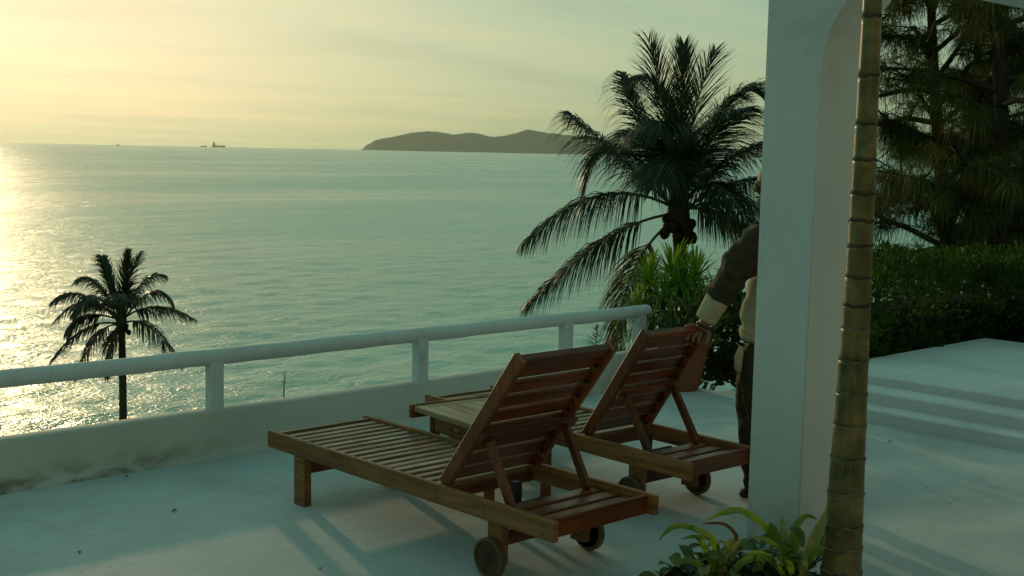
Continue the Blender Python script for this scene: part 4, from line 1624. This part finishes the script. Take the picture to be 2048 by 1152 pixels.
def pp(u, v, d=PD):
    return at(u, v, d)


hip = pp(1530, 720)
# the grip point on the lounger's top rail
grip = pp(1389, 672, 6.31)
wrist = pp(1408, 646, 6.30)
elbow = pp(1464, 548, 6.24)
shl = pp(1522, 482, 6.26)
nodes = [(hip, .06), (pp(1545, 640), .07), (pp(1552, 560), .08), (pp(1556, 480), .09), (pp(1552, 440), .07), (pp(1549, 418), .055),      # 0-5 torso, neck
         (pp(1552, 400), .075), (pp(1551, 372), .092), (pp(1553, 350), .075),                                                        # 6-8 head
         (shl, .055), (elbow, .043), (wrist, .028), (pp(1397, 660, 6.30), (.034, .024)),                                                    # 9-12 near arm
         (pp(1562, 468, 6.52), .058), (pp(1570, 560, 6.56), .042), (pp(1575, 640, 6.55), .030), (pp(1577, 672, 6.54), .030),         # 13-16 far arm
         (pp(1520, 745, 6.31), .050), (pp(1514, 870, 6.32), .040), (pp(1518, 1000, 6.33), .032),                                      # 17-19 near leg
         (pp(1546, 745, 6.45), .050), (pp(1550, 860, 6.48), .040), (pp(1552, 985, 6.50), .040)]                                       # 20-22 far leg
edges = [(0, 1), (1, 2), (2, 3), (3, 4), (4, 5), (5, 6), (6, 7), (7, 8), (3, 9), (9, 10), (10, 11), (11, 12), (3, 13), (13, 14), (14, 15), (15, 16), (0, 17), (17, 18), (18, 19), (0, 20), (20, 21), (21, 22)]
person = skin_mesh('person', nodes, edges, M_SKIN, None)
tag(person, 'person mostly hidden behind the pillar in dark jacket, reaching down to grip the lounger back', 'person')
# face: nose, brow, lips, ear on the left-looking head
lf = -RT
hd = pp(1550, 376)
for nm_, prof_, n_, c_off in (('nose', [(0, -.012), (.012, -.008), (.013, .006), (.006, .028), (0, .034)], 10, lf * .096 + Vector((0, 0, -.012))),
                              ('mouth', [(0, -.006), (.020, -.003), (.020, .003), (0, .007)], 10, lf * .084 + Vector((0, 0, -.048))),
                              ('brow', [(0, -.01), (.030, -.004), (.030, .004), (0, .012)], 10, lf * .070 + Vector((0, 0, .028))),
                              ('ear', [(0, -.03), (.018, -.02), (.022, .01), (0, .032)], 8, -FW0 * .085 - lf * .01)):
    fb = MB()
    fb.lathe(prof_, n_, 'z', hd + c_off)
    fb.build(nm_, M_SKIN, person, smooth=True)
hb_ = MB()
hb_.lathe([(.098, -.06), (.108, -.01), (.104, .04), (.08, .085), (.03, .105), (0, .108)], 18, 'z', pp(1557, 366))
hb_.build('hair', M_HAIR, person, smooth=True)
# beard / chin
cb_ = MB(); cb_.lathe([(0, -.035), (.035, -.025), (.05, .0), (.045, .02), (0, .03)], 12, 'z', hd + lf * .045 + Vector((0, 0, -.078)))
cb_.build('beard', flat('beard', (0.12, 0.10, 0.07), (0.22, 0.18, 0.13), .8, .2, 40), person, smooth=True)
# fingers over the top rail
HD = 6.285
hk = lambda u, v, dd=0.0: at(u, v, HD + dd)
for (a_, k_, t_, r_) in (((1393, 650, .02), (1374, 651, -.005), (1362, 670, -.02), .0105), ((1394, 659, .02), (1377, 666, -.015), (1373, 682, -.02), .0110),
                         ((1399, 662, .02), (1387, 673, -.02), (1386, 686, -.02), .0110), ((1404, 663, .02), (1397, 677, -.02), (1396, 688, -.015), .0098)):
    A_, K_, T_ = hk(*a_), hk(*k_), hk(*t_)
    skin_mesh('finger', [(A_, r_ * 1.1), (A_.lerp(K_, .55), r_ * 1.05), (K_, r_), (K_.lerp(T_, .55), r_ * .92), (T_, r_ * .75)], [(0, 1), (1, 2), (2, 3), (3, 4)], M_SKIN, person, 1)
skin_mesh('thumb', [(hk(1407, 655, .02), .014), (hk(1419, 668, .0), .012), (hk(1416, 680, -.01), .011), (hk(1407, 692, -.01), .009)], [(0, 1), (1, 2), (2, 3)], M_SKIN, person, 1)
# jacket: torso and sleeves with folds
sl = [(shl, .100), (shl.lerp(elbow, .35), .096), (shl.lerp(elbow, .62), .086), (shl.lerp(elbow, .82), .094), (elbow, .080), (elbow.lerp(wrist, .20), .083), (elbow.lerp(wrist, .36), .070), (elbow.lerp(wrist, .56), .068)]
jn = [(pp(1560, 600), (.14, .12)), (pp(1556, 560), (.135, .125)), (pp(1552, 490), (.125, .14)), (pp(1551, 450), .095)] + sl + [(pp(1562, 468, 6.52), .066), (pp(1570, 560, 6.56), .054), (pp(1575, 640, 6.55), .046)]
je = [(0, 1), (1, 2), (2, 3), (2, 4)] + [(4 + i, 5 + i) for i in range(len(sl) - 1)] + [(2, 4 + len(sl)), (4 + len(sl), 5 + len(sl)), (5 + len(sl), 6 + len(sl))]
crumple(skin_mesh('jacket', jn, je, M_JACKET, person, 3), .013, 7.5, (1, 1, 1.7), 3)
# shirt: hem over the waist, open front, wide turned cuff
crumple(skin_mesh('shirt', [(pp(1542, 545), (.105, .115)), (pp(1538, 600), (.110, .12)), (pp(1530, 640), (.122, .135)), (pp(1531, 662), (.108, .125)), (pp(1525, 690), (.125, .14))], [(0, 1), (1, 2), (2, 3), (3, 4)], M_SHIRT, person, 3), .014, 7, (1, 1, 1.6), 8)
cuff0, cuff1 = elbow.lerp(wrist, .46), elbow.lerp(wrist, .93)
cm = MB()
ax_ = (cuff1 - cuff0)
ptsn = [cuff0 + ax_ * s for s in (0, .12, .5, .9, 1.0, .97)]
cm.tube(ptsn, [.058, .063, .060, .056, .0545, .049], 20, False)
cm.build('cuff', M_SHIRT, person, smooth=True)
br = MB()
bx = wrist + (wrist - elbow).normalized() * .012
br.tube([bx - (wrist - elbow).normalized() * .006, bx, bx + (wrist - elbow).normalized() * .006], [.033, .036, .033], 14)
br.build('bracelet', M_IRON, person, smooth=True)
# trousers
crumple(skin_mesh('trousers', [(pp(1527, 672), (.120, .145)), (pp(1521, 725, 6.33), (.118, .135)), (pp(1511, 775, 6.30), .100), (pp(1506, 815, 6.30), .086), (pp(1508, 900, 6.31), .068), (pp(1515, 1000, 6.33), .058),
                       (pp(1545, 760, 6.45), .098), (pp(1547, 860, 6.48), .075), (pp(1552, 985, 6.50), .058)], [(0, 1), (1, 2), (2, 3), (3, 4), (4, 5), (1, 6), (6, 7), (7, 8)], M_TROU, person, 3), .010, 8, (1, 1, 1.2), 5)
pk = MB()
pk.tube([pp(1483, 694, 6.28), pp(1478, 712, 6.26), pp(1476, 735, 6.26), pp(1480, 748, 6.28)], [.012, .022, .020, .010], 8)
pk.build('pocket_flap', M_SHIRT, person, smooth=True)
ch = MB()
ch.tube([pp(1481, 748, 6.27), pp(1487, 800, 6.235), pp(1500, 845, 6.225), pp(1512, 860, 6.24)], .003, 5)
ch.build('belt_chain', M_TYRE, person)
for (u, v, d) in ((1534, 1012, 6.33), (1556, 1000, 6.50)):
    f0 = pp(u, v, d); f0.z = .045
    s_m = skin_mesh('shoe', [(f0 - lf * .06, (.045, .045)), (f0 + lf * .05 + Vector((0, 0, -.006)), (.045, .038)), (f0 + lf * .15 + Vector((0, 0, -.016)), (.040, .026))], [(0, 1), (1, 2)], M_SHOE, person, 1)

# ----------------------------------------------------------------------------
# sea air
# ----------------------------------------------------------------------------
if HAZE_DENSITY > 0:
    b = MB()
    b.box((-17000, -17000, SEA_Z - 6), (17000, 17000, 240))
    hm = bpy.data.materials.new('haze_air')
    hm.use_nodes = True
    ht = hm.node_tree
    ht.nodes.clear()
    ho = ht.nodes.new('ShaderNodeOutputMaterial')
    pv = ht.nodes.new('ShaderNodeVolumePrincipled')
    pv.inputs['Color'].default_value = (0.84, 1.0, 0.93, 1)
    pv.inputs['Density'].default_value = HAZE_DENSITY
    pv.inputs['Anisotropy'].default_value = 0.6
    ht.links.new(pv.outputs[0], ho.inputs['Volume'])
    o = b.build('haze', hm)
    tag(o, kind='stuff')
